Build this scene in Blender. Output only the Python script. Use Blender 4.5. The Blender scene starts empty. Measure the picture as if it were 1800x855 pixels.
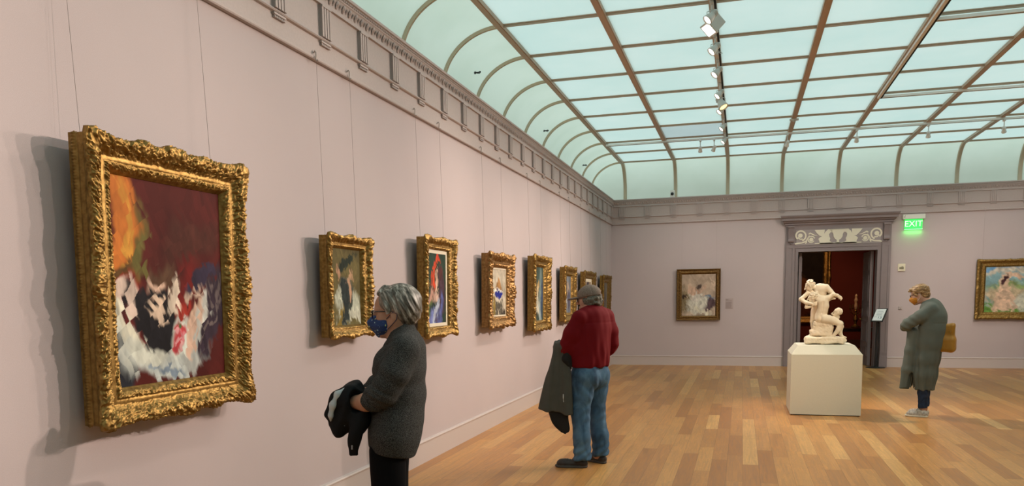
import bpy, bmesh, math, random
import numpy as np
from mathutils import Vector, Matrix

# ------------------------------------------------------------------ camera
sc = bpy.context.scene
COL = sc.collection
CX, CH = 2.9432, 1.56                    # camera x, height (y = 0)
cam_d = bpy.data.cameras.new('camera')
cam_d.sensor_width = 36.0
cam_d.sensor_fit = 'HORIZONTAL'
cam_d.lens = 1378.85 / 1800 * 36
cam_d.shift_y = (684.75 - 427.5) / 1800  # the photo is the upper part of a taller frame
cam_d.clip_start = 0.05
cam = bpy.data.objects.new('camera', cam_d)
COL.objects.link(cam)
_r = Vector((0.96016413, 0.27909197, -0.01387492))
_u = Vector((-0.01832157, 0.11242289, 0.99349153))
_f = Vector((-0.27883537, 0.95366072, -0.11305783))
M = Matrix(((_r.x, _u.x, -_f.x, CX), (_r.y, _u.y, -_f.y, 0.0), (_r.z, _u.z, -_f.z, CH), (0, 0, 0, 1)))
cam.matrix_world = M
sc.camera = cam

# ------------------------------------------------------------------ daylight above the glass ceiling
w = bpy.data.worlds.new('daylight')
sc.world = w
w.use_nodes = True
nt = w.node_tree
for n in list(nt.nodes):
    nt.nodes.remove(n)
wo = nt.nodes.new('ShaderNodeOutputWorld')
bg = nt.nodes.new('ShaderNodeBackground')
tc = nt.nodes.new('ShaderNodeTexCoord')
sx = nt.nodes.new('ShaderNodeSeparateXYZ')
cr = nt.nodes.new('ShaderNodeValToRGB')
cr.color_ramp.elements[0].position = 0.0
cr.color_ramp.elements[0].color = (0.11, 0.105, 0.045, 1)
cr.color_ramp.elements[1].position = 0.75
cr.color_ramp.elements[1].color = (0.80, 1.0, 0.98, 1)
mr = nt.nodes.new('ShaderNodeMapRange')
mr.inputs['From Min'].default_value = -1.0
nt.links.new(tc.outputs['Generated'], sx.inputs[0])
nt.links.new(sx.outputs['Z'], mr.inputs['Value'])
nt.links.new(mr.outputs[0], cr.inputs[0])
nt.links.new(cr.outputs[0], bg.inputs['Color'])
bg.inputs['Strength'].default_value = 1.13
nt.links.new(bg.outputs[0], wo.inputs['Surface'])

vs = sc.view_settings
vs.view_transform = 'Standard'
vs.look = 'None'
vs.exposure = 0.0
vs.gamma = 1.0
vs.use_curve_mapping = False

SPOT_GAIN = 1.0                          # all track lamps together

# ------------------------------------------------------------------ helpers
PI = math.pi
rng = np.random.RandomState(7)
random.seed(7)

def tag(o, label=None, cat=None, group=None, kind=None):
    if label: o['label'] = label
    if cat: o['category'] = cat
    if group: o['group'] = group
    if kind: o['kind'] = kind
    return o

def empty(name, loc=(0, 0, 0), label=None, cat=None, group=None, kind=None, rot=None):
    o = bpy.data.objects.new(name, None)
    o.empty_display_size = 0.1
    COL.objects.link(o)
    o.location = loc
    if rot: o.rotation_euler = rot
    return tag(o, label, cat, group, kind)

class MB:
    """collects shapes into ONE mesh object"""
    def __init__(s):
        s.v = []; s.f = []; s.n = 0
    def add(s, v, f):
        v = np.asarray(v, float).reshape(-1, 3)
        s.v.append(v)
        s.f.extend([tuple(int(i) + s.n for i in q) for q in f])
        s.n += len(v)
        return s
    def box(s, x0, x1, y0, y1, z0, z1, M=None):
        v = np.array([(x, y, z) for x in (x0, x1) for y in (y0, y1) for z in (z0, z1)], float)
        if M is not None: v = v @ np.array(M.to_3x3()).T + np.array(M.translation)
        return s.add(v, [(0, 1, 3, 2), (4, 6, 7, 5), (0, 4, 5, 1), (2, 3, 7, 6), (0, 2, 6, 4), (1, 5, 7, 3)])
    def bevbox(s, x0, x1, y0, y1, z0, z1, b=0.005, M=None):
        # box with chamfered edges: 24 vertices
        bm = bmesh.new()
        bmesh.ops.create_cube(bm, size=1)
        for q in bm.verts:
            q.co = Vector(((x0 + x1) / 2 + q.co.x * (x1 - x0), (y0 + y1) / 2 + q.co.y * (y1 - y0), (z0 + z1) / 2 + q.co.z * (z1 - z0)))
        bmesh.ops.bevel(bm, geom=bm.edges[:], offset=b, segments=2, affect='EDGES', profile=0.5)
        if M is not None: bmesh.ops.transform(bm, matrix=M, verts=bm.verts)
        return s.bm(bm)
    def bm(s, bm):
        bm.verts.index_update()
        v = [tuple(q.co) for q in bm.verts]
        f = [tuple(q.index for q in g.verts) for g in bm.faces]
        bm.free()
        return s.add(v, f)
    def prism(s, prof, axis, a0, a1, M=None):
        """prof: list of 2D points; extruded along axis ('x': (y,z) 'y': (x,z) 'z': (x,y))"""
        n = len(prof); v = []
        for a in (a0, a1):
            for p, q in prof:
                v.append({'x': (a, p, q), 'y': (p, a, q), 'z': (p, q, a)}[axis])
        v = np.array(v, float)
        if M is not None: v = v @ np.array(M.to_3x3()).T + np.array(M.translation)
        f = [(i, (i + 1) % n, n + (i + 1) % n, n + i) for i in range(n)]
        f.append(tuple(range(n))[::-1]); f.append(tuple(range(n, 2 * n)))
        return s.add(v, f)
    def tube(s, pts, r, n=10, closed=False, cap=True):
        pts = [Vector(p) for p in pts]
        R = r if hasattr(r, '__len__') else [r] * len(pts)
        m = len(pts); v = []
        prev = None
        for i, p in enumerate(pts):
            a = pts[(i - 1) % m] if (closed or i > 0) else p
            b = pts[(i + 1) % m] if (closed or i < m - 1) else p
            t = (b - a).normalized() if (b - a).length > 1e-9 else Vector((0, 0, 1))
            if prev is None:
                h = Vector((0, 0, 1)) if abs(t.z) < 0.9 else Vector((1, 0, 0))
                e1 = t.cross(h).normalized()
            else:
                e1 = (prev - t * prev.dot(t)).normalized()
            prev = e1
            e2 = t.cross(e1)
            for k in range(n):
                c = 2 * PI * k / n
                q = p + (e1 * math.cos(c) + e2 * math.sin(c)) * R[i]
                v.append(tuple(q))
        f = []
        for i in range(m if closed else m - 1):
            j = (i + 1) % m
            for k in range(n):
                l = (k + 1) % n
                f.append((i * n + k, i * n + l, j * n + l, j * n + k))
        if cap and not closed:
            f.append(tuple(range(n))[::-1]); f.append(tuple(range((m - 1) * n, m * n)))
        return s.add(v, f)
    def lathe(s, prof, n=24, M=None):
        """prof (r, z) turned round z"""
        v = []; m = len(prof)
        for r, z in prof:
            for k in range(n):
                c = 2 * PI * k / n
                v.append((r * math.cos(c), r * math.sin(c), z))
        v = np.array(v)
        if M is not None: v = v @ np.array(M.to_3x3()).T + np.array(M.translation)
        f = []
        for i in range(m - 1):
            for k in range(n):
                l = (k + 1) % n
                f.append((i * n + k, i * n + l, (i + 1) * n + l, (i + 1) * n + k))
        f.append(tuple(range(n))[::-1]); f.append(tuple(range((m - 1) * n, m * n)))
        return s.add(v, f)
    def build(s, name, mat=None, parent=None, smooth=False, loc=None):
        v = np.concatenate(s.v) if s.v else np.zeros((0, 3))
        o = mesh_obj(name, v, s.f, mat, parent, smooth)
        if loc: o.location = loc
        return o

def mesh_obj(name, v, f, mat=None, parent=None, smooth=False):
    me = bpy.data.meshes.new(name)
    if isinstance(f, np.ndarray) and f.ndim == 2:
        n, k = f.shape
        me.vertices.add(len(v)); me.vertices.foreach_set('co', np.asarray(v, np.float32).ravel())
        me.loops.add(n * k); me.loops.foreach_set('vertex_index', f.astype(np.int32).ravel())
        me.polygons.add(n)
        me.polygons.foreach_set('loop_start', np.arange(0, n * k, k, dtype=np.int32))
        me.update(calc_edges=True)
        me.validate()
    else:
        me.from_pydata([tuple(map(float, q)) for q in v], [], f)
    if smooth:
        me.polygons.foreach_set('use_smooth', np.ones(len(me.polygons), bool))
    if mat: me.materials.append(mat)
    me.update()
    o = bpy.data.objects.new(name, me)
    COL.objects.link(o)
    if parent: o.parent = parent
    return o

def fix_normals(o):
    bm = bmesh.new(); bm.from_mesh(o.data)
    bmesh.ops.recalc_face_normals(bm, faces=bm.faces)
    bm.to_mesh(o.data); bm.free()
    return o

# ------------------------------------------------------------------ materials
def mat(name, col, rough=0.6, metal=0.0, spec=0.5, noise=None, bump=None, coords='Object', sheen=0.0, emit=None, es=1.0):
    m = bpy.data.materials.new(name)
    m.use_nodes = True
    nt = m.node_tree
    b = nt.nodes['Principled BSDF']
    b.inputs['Base Color'].default_value = (*col, 1)
    b.inputs['Roughness'].default_value = rough
    b.inputs['Metallic'].default_value = metal
    b.inputs['Specular IOR Level'].default_value = spec
    if sheen:
        b.inputs['Sheen Weight'].default_value = sheen
    if emit:
        b.inputs['Emission Color'].default_value = (*emit, 1)
        b.inputs['Emission Strength'].default_value = es
    tc = nt.nodes.new('ShaderNodeTexCoord')
    if noise:   # (scale, colour2, contrast, detail)
        n = nt.nodes.new('ShaderNodeTexNoise')
        n.inputs['Scale'].default_value = noise[0]
        n.inputs['Detail'].default_value = noise[3] if len(noise) > 3 else 4
        r = nt.nodes.new('ShaderNodeValToRGB')
        c = noise[2]
        r.color_ramp.elements[0].position = 0.5 - c; r.color_ramp.elements[1].position = 0.5 + c
        r.color_ramp.elements[0].color = (*col, 1); r.color_ramp.elements[1].color = (*noise[1], 1)
        nt.links.new(tc.outputs[coords], n.inputs['Vector'])
        nt.links.new(n.outputs['Fac'], r.inputs[0])
        nt.links.new(r.outputs[0], b.inputs['Base Color'])
    if bump:    # (scale, strength, distance)
        n2 = nt.nodes.new('ShaderNodeTexNoise')
        n2.inputs['Scale'].default_value = bump[0]; n2.inputs['Detail'].default_value = 5
        bp = nt.nodes.new('ShaderNodeBump')
        bp.inputs['Strength'].default_value = bump[1]; bp.inputs['Distance'].default_value = bump[2]
        nt.links.new(tc.outputs[coords], n2.inputs['Vector'])
        nt.links.new(n2.outputs['Fac'], bp.inputs['Height'])
        nt.links.new(bp.outputs[0], b.inputs['Normal'])
    return m

def weave_mat(name, col, col2, scale=350):
    """fine woven wall fabric"""
    m = mat(name, col, 0.85, spec=0.25)
    nt = m.node_tree; b = nt.nodes['Principled BSDF']
    tc = [n for n in nt.nodes if n.type == 'TEX_COORD'][0]
    mp = nt.nodes.new('ShaderNodeMapping'); nt.links.new(tc.outputs['Object'], mp.inputs[0])
    n = nt.nodes.new('ShaderNodeTexNoise'); n.inputs['Scale'].default_value = scale; n.inputs['Detail'].default_value = 2
    n3 = nt.nodes.new('ShaderNodeTexNoise'); n3.inputs['Scale'].default_value = 1.3; n3.inputs['Detail'].default_value = 3
    mx = nt.nodes.new('ShaderNodeMix'); mx.data_type = 'RGBA'
    ad = nt.nodes.new('ShaderNodeMath'); ad.operation = 'ADD'
    ml = nt.nodes.new('ShaderNodeMath'); ml.operation = 'MULTIPLY'; ml.inputs[1].default_value = 0.35
    nt.links.new(mp.outputs[0], n.inputs[0]); nt.links.new(mp.outputs[0], n3.inputs[0])
    nt.links.new(n3.outputs['Fac'], ml.inputs[0]); nt.links.new(n.outputs['Fac'], ad.inputs[0]); nt.links.new(ml.outputs[0], ad.inputs[1])
    r = nt.nodes.new('ShaderNodeMapRange'); r.inputs['From Min'].default_value = 0.4; r.inputs['From Max'].default_value = 0.95
    nt.links.new(ad.outputs[0], r.inputs[0]); nt.links.new(r.outputs[0], mx.inputs['Factor'])
    mx.inputs['A'].default_value = (*col, 1); mx.inputs['B'].default_value = (*col2, 1)
    nt.links.new(mx.outputs['Result'], b.inputs['Base Color'])
    bp = nt.nodes.new('ShaderNodeBump'); bp.inputs['Strength'].default_value = 0.25; bp.inputs['Distance'].default_value = 0.002
    nt.links.new(n.outputs['Fac'], bp.inputs['Height']); nt.links.new(bp.outputs[0], b.inputs['Normal'])
    return m

def glass_mat(name, col, col2, scale):
    """frosted ceiling glass: lets the daylight above through diffusely"""
    m = bpy.data.materials.new(name); m.use_nodes = True
    nt = m.node_tree
    for n in list(nt.nodes): nt.nodes.remove(n)
    o = nt.nodes.new('ShaderNodeOutputMaterial')
    t = nt.nodes.new('ShaderNodeBsdfTranslucent'); d = nt.nodes.new('ShaderNodeBsdfDiffuse')
    mx = nt.nodes.new('ShaderNodeMixShader'); mx.inputs[0].default_value = 0.22
    tc = nt.nodes.new('ShaderNodeTexCoord')
    n = nt.nodes.new('ShaderNodeTexNoise'); n.inputs['Scale'].default_value = scale; n.inputs['Detail'].default_value = 3
    r = nt.nodes.new('ShaderNodeValToRGB')
    r.color_ramp.elements[0].position = 0.35; r.color_ramp.elements[1].position = 0.65
    r.color_ramp.elements[0].color = (*col, 1); r.color_ramp.elements[1].color = (*col2, 1)
    nt.links.new(tc.outputs['Object'], n.inputs[0]); nt.links.new(n.outputs['Fac'], r.inputs[0])
    nt.links.new(r.outputs[0], t.inputs[0]); nt.links.new(r.outputs[0], d.inputs[0])
    nt.links.new(t.outputs[0], mx.inputs[1]); nt.links.new(d.outputs[0], mx.inputs[2])
    nt.links.new(mx.outputs[0], o.inputs[0])
    return m

def floor_mat():
    m = bpy.data.materials.new('oak_planks'); m.use_nodes = True
    nt = m.node_tree; N = nt.nodes; L = nt.links
    b = N['Principled BSDF']
    tc = N.new('ShaderNodeTexCoord'); sp = N.new('ShaderNodeSeparateXYZ'); L.new(tc.outputs['Object'], sp.inputs[0])
    def mth(op, a, c=None, d=None):
        q = N.new('ShaderNodeMath'); q.operation = op
        for i, z in enumerate((a, c, d)):
            if z is None: continue
            if isinstance(z, (int, float)): q.inputs[i].default_value = z
            else: L.new(z, q.inputs[i])
        return q.outputs[0]
    PW = 0.142
    row = mth('FLOOR', mth('DIVIDE', sp.outputs['X'], PW))
    fx = mth('FRACT', mth('DIVIDE', sp.outputs['X'], PW))
    wn = N.new('ShaderNodeTexWhiteNoise'); wn.noise_dimensions = '1D'; L.new(row, wn.inputs['W'])
    ln = mth('ADD', 1.15, mth('MULTIPLY', wn.outputs['Value'], 0.9))           # plank length of the row
    yy = mth('ADD', mth('DIVIDE', sp.outputs['Y'], ln), mth('MULTIPLY', wn.outputs['Value'], 37.3))
    pk = mth('FLOOR', yy); fy = mth('FRACT', yy)
    cb = N.new('ShaderNodeCombineXYZ'); L.new(row, cb.inputs[0]); L.new(pk, cb.inputs[1])
    w2 = N.new('ShaderNodeTexWhiteNoise'); w2.noise_dimensions = '2D'; L.new(cb.outputs[0], w2.inputs['Vector'])
    ramp = N.new('ShaderNodeValToRGB')
    e = ramp.color_ramp.elements
    e[0].position = 0; e[0].color = FLOOR_C[0]
    e[1].position = 1; e[1].color = FLOOR_C[3]
    q = e.new(0.45); q.color = FLOOR_C[1]
    q = e.new(0.86); q.color = FLOOR_C[2]
    L.new(w2.outputs['Value'], ramp.inputs[0])
    # grain, shifted for every plank
    mv = N.new('ShaderNodeVectorMath'); mv.operation = 'MULTIPLY'; mv.inputs[1].default_value = (42, 2.2, 1)
    off = N.new('ShaderNodeVectorMath'); off.operation = 'MULTIPLY_ADD'
    off.inputs[1].default_value = (31, 17, 0)
    L.new(tc.outputs['Object'], mv.inputs[0]); L.new(w2.outputs['Color'], off.inputs[0]); L.new(mv.outputs[0], off.inputs[2])
    g = N.new('ShaderNodeTexNoise'); g.inputs['Scale'].default_value = 1.0; g.inputs['Detail'].default_value = 6; g.inputs['Distortion'].default_value = 1.2
    L.new(off.outputs[0], g.inputs[0])
    mv2 = N.new('ShaderNodeVectorMath'); mv2.operation = 'MULTIPLY'; mv2.inputs[1].default_value = (16, 40, 1)
    L.new(tc.outputs['Object'], mv2.inputs[0])
    g2 = N.new('ShaderNodeTexNoise'); g2.inputs['Scale'].default_value = 1.0; g2.inputs['Detail'].default_value = 4; g2.inputs['Distortion'].default_value = 2.5
    L.new(mv2.outputs[0], g2.inputs[0])
    gr = N.new('ShaderNodeMapRange'); gr.inputs['From Min'].default_value = 0.3; gr.inputs['From Max'].default_value = 0.7
    gr.inputs['To Min'].default_value = 0.78; gr.inputs['To Max'].default_value = 1.14
    L.new(g.outputs['Fac'], gr.inputs[0])
    fl = N.new('ShaderNodeMapRange'); fl.inputs['From Min'].default_value = 0.60; fl.inputs['From Max'].default_value = 0.68
    fl.inputs['To Min'].default_value = 0.0; fl.inputs['To Max'].default_value = 0.30
    L.new(g2.outputs['Fac'], fl.inputs[0])
    # ray fleck only on some planks
    flm = mth('MULTIPLY', fl.outputs[0], mth('GREATER_THAN', w2.outputs['Value'], 0.3))
    tot = mth('ADD', gr.outputs[0], flm)
    # seams
    sxm = mth('MINIMUM', fx, mth('SUBTRACT', 1.0, fx)); sym = mth('MINIMUM', fy, mth('SUBTRACT', 1.0, fy))
    s1 = mth('LESS_THAN', sxm, 0.010); s2 = mth('LESS_THAN', sym, 0.0016)
    sm = mth('MAXIMUM', s1, s2)
    tt = mth('MULTIPLY', tot, mth('SUBTRACT', 1.0, mth('MULTIPLY', sm, 0.45)))
    mx = N.new('ShaderNodeVectorMath'); mx.operation = 'SCALE'
    L.new(ramp.outputs[0], mx.inputs[0]); L.new(tt, mx.inputs['Scale'])
    L.new(mx.outputs[0], b.inputs['Base Color'])
    rr = N.new('ShaderNodeMapRange'); rr.inputs['To Min'].default_value = 0.26; rr.inputs['To Max'].default_value = 0.42
    L.new(g.outputs['Fac'], rr.inputs[0]); L.new(rr.outputs[0], b.inputs['Roughness'])
    b.inputs['Specular IOR Level'].default_value = 0.4
    bp = N.new('ShaderNodeBump'); bp.inputs['Strength'].default_value = 0.15; bp.inputs['Distance'].default_value = 0.003
    L.new(tt, bp.inputs['Height']); L.new(bp.outputs[0], b.inputs['Normal'])
    return m

FLOOR_C = [(0.40, 0.172, 0.050, 1), (0.50, 0.232, 0.070, 1), (0.56, 0.280, 0.088, 1), (0.68, 0.395, 0.145, 1)]

WALL = weave_mat('wall_fabric', (0.475, 0.408, 0.415), (0.56, 0.482, 0.487))
FRIEZE = mat('frieze_paint', (0.42, 0.35, 0.335), 0.6, noise=(60, (0.46, 0.385, 0.37), 0.3))
BASEB = mat('baseboard_paint', (0.56, 0.49, 0.47), 0.5)
CASING = mat('door_casing_paint', (0.225, 0.185, 0.19), 0.5, noise=(8, (0.25, 0.205, 0.21), 0.3))
CREAM = mat('ornament_cream', (0.78, 0.74, 0.60), 0.6)
GREYP = mat('ornament_ground_grey', (0.33, 0.29, 0.29), 0.6)
BAR = mat('ceiling_bar_bronze', (0.50, 0.385, 0.28), 0.5)
RIBW = mat('cove_rib_paint', (0.58, 0.47, 0.34), 0.55)
GLASS = glass_mat('frosted_ceiling_glass', (0.72, 0.82, 0.80), (0.80, 0.86, 0.84), 0.8)
COVE = glass_mat('cove_panel_glass', (0.68, 0.72, 0.63), (0.74, 0.77, 0.69), 1.2)
WHITE = mat('white_metal', (0.84, 0.84, 0.81), 0.5)
GREYM = mat('grey_track_metal', (0.62, 0.63, 0.60), 0.5)
BLACK = mat('black_metal', (0.012, 0.012, 0.013), 0.4)
DARK = mat('dark_slot', (0.01, 0.01, 0.01), 0.8)
LAMP = mat('lamp_lens', (1, 1, 1), 0.4, emit=(1.0, 0.93, 0.82), es=5.0)
LAMPY = mat('lamp_lens_yellow', (1, 0.9, 0.6), 0.4, emit=(1.0, 0.78, 0.36), es=1.6)
WIRE = mat('hanging_wire_steel', (0.30, 0.25, 0.235), 0.6)
HOOK = mat('painted_hook', (0.50, 0.42, 0.39), 0.5)
LABEL = mat('label_card', (0.44, 0.36, 0.35), 0.7)
LABELTXT = mat('label_ink', (0.10, 0.07, 0.07), 0.7)
# ------------------------------------------------------------------ room shell
D = 18.5516          # back wall
WX = 9.83            # room width
Y0 = -4.0            # wall behind the camera
ZT = 3.83            # top of the cornice
R, W, S = 0.2458, 1.1734, 1.1881     # first long bar, bay, rib spacing
ZC = 4.68            # glass
YE = D - 0.0883      # last cross bar
XO = -0.48           # where the coves spring
DL, DR, DT = 4.12, 5.715, 2.52       # door opening

def struct(o): o['kind'] = 'structure'; return o

fm = floor_mat()
struct(MB().box(-0.3, WX + 0.3, Y0 - 0.3, D + 7.3, -0.12, 0.0).build('floor', fm))
struct(MB().box(-0.2, 0.0, Y0, D + 0.2, 0, ZT - 0.03).build('wall_left', WALL))
struct(MB().box(WX, WX + 0.2, Y0, D + 0.2, 0, ZT - 0.03).build('wall_right', WALL))
struct(MB().box(0, WX, Y0 - 0.2, Y0, 0, ZT - 0.03).build('wall_rear', WALL))
m = MB()
m.box(0, DL - 0.02, D, D + 0.22, 0, ZT - 0.03).box(DR + 0.02, WX, D, D + 0.22, 0, ZT - 0.03).box(DL - 0.02, DR + 0.02, D, D + 0.22, DT + 0.02, ZT - 0.03)
struct(m.build('wall_back', WALL))

# baseboards with a rounded cap
def base_prof(s=1):
    return [(0, 0), (0.018 * s, 0), (0.018 * s, 0.195), (0.026 * s, 0.200), (0.028 * s, 0.210), (0.022 * s, 0.219), (0, 0.224)]
struct(MB().prism(base_prof(), 'y', Y0, D).build('baseboard_left', BASEB))
struct(MB().prism([(WX - a, z) for a, z in base_prof()], 'y', Y0, D).build('baseboard_right', BASEB))
struct(MB().prism([(D - a, z) for a, z in base_prof()], 'x', 0.0, 3.86).prism([(D - a, z) for a, z in base_prof()], 'x', 5.975, WX).build('baseboard_back', BASEB))
struct(MB().prism([(Y0 + a, z) for a, z in base_prof()], 'x', 0.0, WX).build('baseboard_rear', BASEB))

# ---- entablature: picture rail, fascia, taenia, frieze with triglyphs, leaf moulding, bead and top
# local run: u along the wall, w out of the wall, z up
ENT = [(0, 3.262), (0.030, 3.262), (0.034, 3.270), (0.034, 3.284), (0.022, 3.292), (0.022, 3.418), (0.040, 3.424), (0.045, 3.432),
       (0.040, 3.442), (0.026, 3.446), (0.026, 3.664), (0.044, 3.668), (0.044, 3.684), (0.034, 3.688), (0.034, 3.700),
       (0.040, 3.730), (0.056, 3.765), (0.062, 3.772), (0.062, 3.778), (0.062, 3.800), (0.075, 3.806), (0.075, 3.826), (0.068, 3.832), (-0.55, 3.832), (-0.55, 3.80), (0, 3.80)]

def entab(u0, u1, cents, T, name, fine=True):
    """T maps local (u,w,z) arrays to world"""
    mb = MB()
    def put(v, f): mb.add(T(np.asarray(v, float)), f)
    n = len(ENT)
    v = [(u, a, z) for u in (u0, u1) for a, z in ENT]
    put(v, [(i, (i + 1) % n, n + (i + 1) % n, n + i) for i in range(n)] + [tuple(range(n))[::-1], tuple(range(n, 2 * n))])
    # sunken border either side of each triglyph is left as the frieze ground
    def bx(a0, a1, w0, w1, z0, z1):
        v = [(x, y, z) for x in (a0, a1) for y in (w0, w1) for z in (z0, z1)]
        put(v, [(0, 1, 3, 2), (4, 6, 7, 5), (0, 4, 5, 1), (2, 3, 7, 6), (0, 2, 6, 4), (1, 5, 7, 3)])
    for c in cents:
        hw = 0.064
        # backing plate + four raised bars (three grooves)
        bx(c - hw, c + hw, 0.024, 0.040, 3.446, 3.664)
        k = 4; g = 0.011
        bw = (2 * hw - (k - 1) * g) / k
        for i in range(k):
            a = c - hw + i * (bw + g)
            bx(a, a + bw, 0.038, 0.052, 3.446, 3.652)
        bx(c - hw, c + hw, 0.038, 0.056, 3.650, 3.664)
        # regula with six guttae
        bx(c - hw - 0.004, c + hw + 0.004, 0.02, 0.042, 3.405, 3.418)
        for i in range(6):
            a = c - hw + (i + 0.5) * 2 * hw / 6
            z0, z1 = 3.386, 3.406
            v = [(a - 0.0085, 0.02, z0), (a + 0.0085, 0.02, z0), (a + 0.0085, 0.041, z0), (a - 0.0085, 0.041, z0),
                 (a - 0.005, 0.02, z1), (a + 0.005, 0.02, z1), (a + 0.005, 0.036, z1), (a - 0.005, 0.036, z1)]
            put(v, [(3, 2, 1, 0), (4, 5, 6, 7), (0, 1, 5, 4), (1, 2, 6, 5), (2, 3, 7, 6), (3, 0, 4, 7)])
    # raised stiles: the metopes are framed panels
    cs = [u0] + list(cents) + [u1]
    # leaf moulding: alternating pointed leaves (scooped) along the cyma
    step = 0.0978
    nl = int((u1 - u0) / step)
    for i in range(nl):
        c = u0 + (i + 0.5) * (u1 - u0) / nl
        for (dw, hh, ww) in ((0.014, 0.058, 0.020), (0.010, 0.040, 0.009)):
            dd = 0.0 if ww > 0.015 else step / 2
            pts = []
            for k in range(9):
                t = k / 8 * PI * 2
                pts.append((c + dd + ww * math.sin(t), 3.733 + 0.5 * hh * math.cos(t)))
            v = [(a, 0.038 + (z - 3.70) * 0.35, z) for a, z in pts[:-1]] + [(c + dd, 0.038 + dw + (3.733 - 3.70) * 0.35, 3.738)]
            put(v, [(k, (k + 1) % 8, 8) for k in range(8)])
    # bead and reel
    st = 0.030 if fine else 0.045
    nb = int((u1 - u0) / st)
    for i in range(nb):
        c = u0 + (i + 0.5) * (u1 - u0) / nb
        r = 0.0105
        v = []; 
        for (du, rr) in ((-0.42, 0.25), (-0.22, 0.9), (0.22, 0.9), (0.42, 0.25)):
            for k in range(6):
                t = 2 * PI * k / 6
                v.append((c + du * st, 0.062 + rr * r * math.cos(t), 3.789 + rr * r * math.sin(t)))
        f = [(j * 6 + k, j * 6 + (k + 1) % 6, (j + 1) * 6 + (k + 1) % 6, (j + 1) * 6 + k) for j in range(3) for k in range(6)]
        put(v, f)
    o = struct(mb.build(name, FRIEZE)); fix_normals(o)
    return o

def TL(v): return np.stack([v[:, 1], v[:, 0], v[:, 2]], 1)
def TB(v): return np.stack([v[:, 0], D - v[:, 1], v[:, 2]], 1)
def TR(v): return np.stack([WX - v[:, 1], v[:, 0], v[:, 2]], 1)
def TF(v): return np.stack([v[:, 0], Y0 + v[:, 1], v[:, 2]], 1)
lc = [D - 0.225 - i * 0.5925 for i in range(38)]
entab(Y0, D, [c for c in lc if c > Y0 + 0.2], TL, 'trim_1')
entab(0, WX, [R + i * W / 2 for i in range(17)], TB, 'trim_2')
entab(Y0, D, [c for c in lc if c > Y0 + 0.2], TR, 'trim_3', False)
entab(0, WX, [R + i * W / 2 for i in range(17)], TF, 'trim_4', False)

# ------------------------------------------------------------------ glazed ceiling
NB = 8                                        # bays across
XR = R + NB * W                               # right-hand bar
nk = int((YE - Y0) / S)
YF = YE - nk * S                              # first cross bar (behind the camera)
ZS = 4.06
def arc(n=16, a0=0.0, a1=PI / 2):
    return [(math.sin(a0 + (a1 - a0) * i / n), math.cos(a0 + (a1 - a0) * i / n)) for i in range(n + 1)]
ceil = struct(empty('ceiling', (0, 0, 0)))
ceil['kind'] = 'structure'
# flat glass: one pane per bay; a single pane is greyer
m = MB(); mg = MB()
for i in range(NB):
    for k in range(nk):
        x0, x1 = R + i * W, R + (i + 1) * W
        y1, y0 = YE - k * S, YE - (k + 1) * S
        (m if (i, k) != (1, 2) else mg).add([(x0, y0, ZC), (x1, y0, ZC), (x1, y1, ZC), (x0, y1, ZC)], [(0, 3, 2, 1)])
m.build('skylight_glass', GLASS, ceil)
mg.build('grey_glass_pane', glass_mat('grey_pane_glass', (0.56, 0.60, 0.62), (0.60, 0.64, 0.655), 0.8), ceil)
# coves: elliptical quarter section round all four sides, groined at the corners
NA = 18
def prof(t, a):   # t 0 (flat edge) .. 1 (spring): outward distance from the flat edge, height
    return a * math.sin(t * PI / 2), ZS + (ZC - ZS) * math.cos(t * PI / 2)
def cove_pt(side, s, t):
    """s along the side, t down the cove"""
    ax, ay = R - XO, (D + 0.48) - YE
    ox, z = prof(t, ax); oy, _ = prof(t, ay)
    if side == 'L': return (R - ox, (YF - oy) + s * ((YE + oy) - (YF - oy)), z)
    if side == 'R': return (XR + ox, (YF - oy) + s * ((YE + oy) - (YF - oy)), z)
    if side == 'B': return ((R - ox) + s * ((XR + ox) - (R - ox)), YE + oy, z)
    return ((R - ox) + s * ((XR + ox) - (R - ox)), YF - oy, z)
m = MB()
for side in 'LRBF':
    ns = 2
    v = []; f = []
    for j in range(NA + 1):
        for s in (0, 1): v.append(cove_pt(side, s, j / NA))
    for s in (0, 1):
        x, y, z = cove_pt(side, s, 1); v.append((x, y, ZT - 0.03))
    for j in range(NA + 1): f.append((2 * j, 2 * j + 1, 2 * j + 3, 2 * j + 2))
    m.add(v, f)
o = m.build('cove', COVE, ceil, smooth=True)

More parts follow.
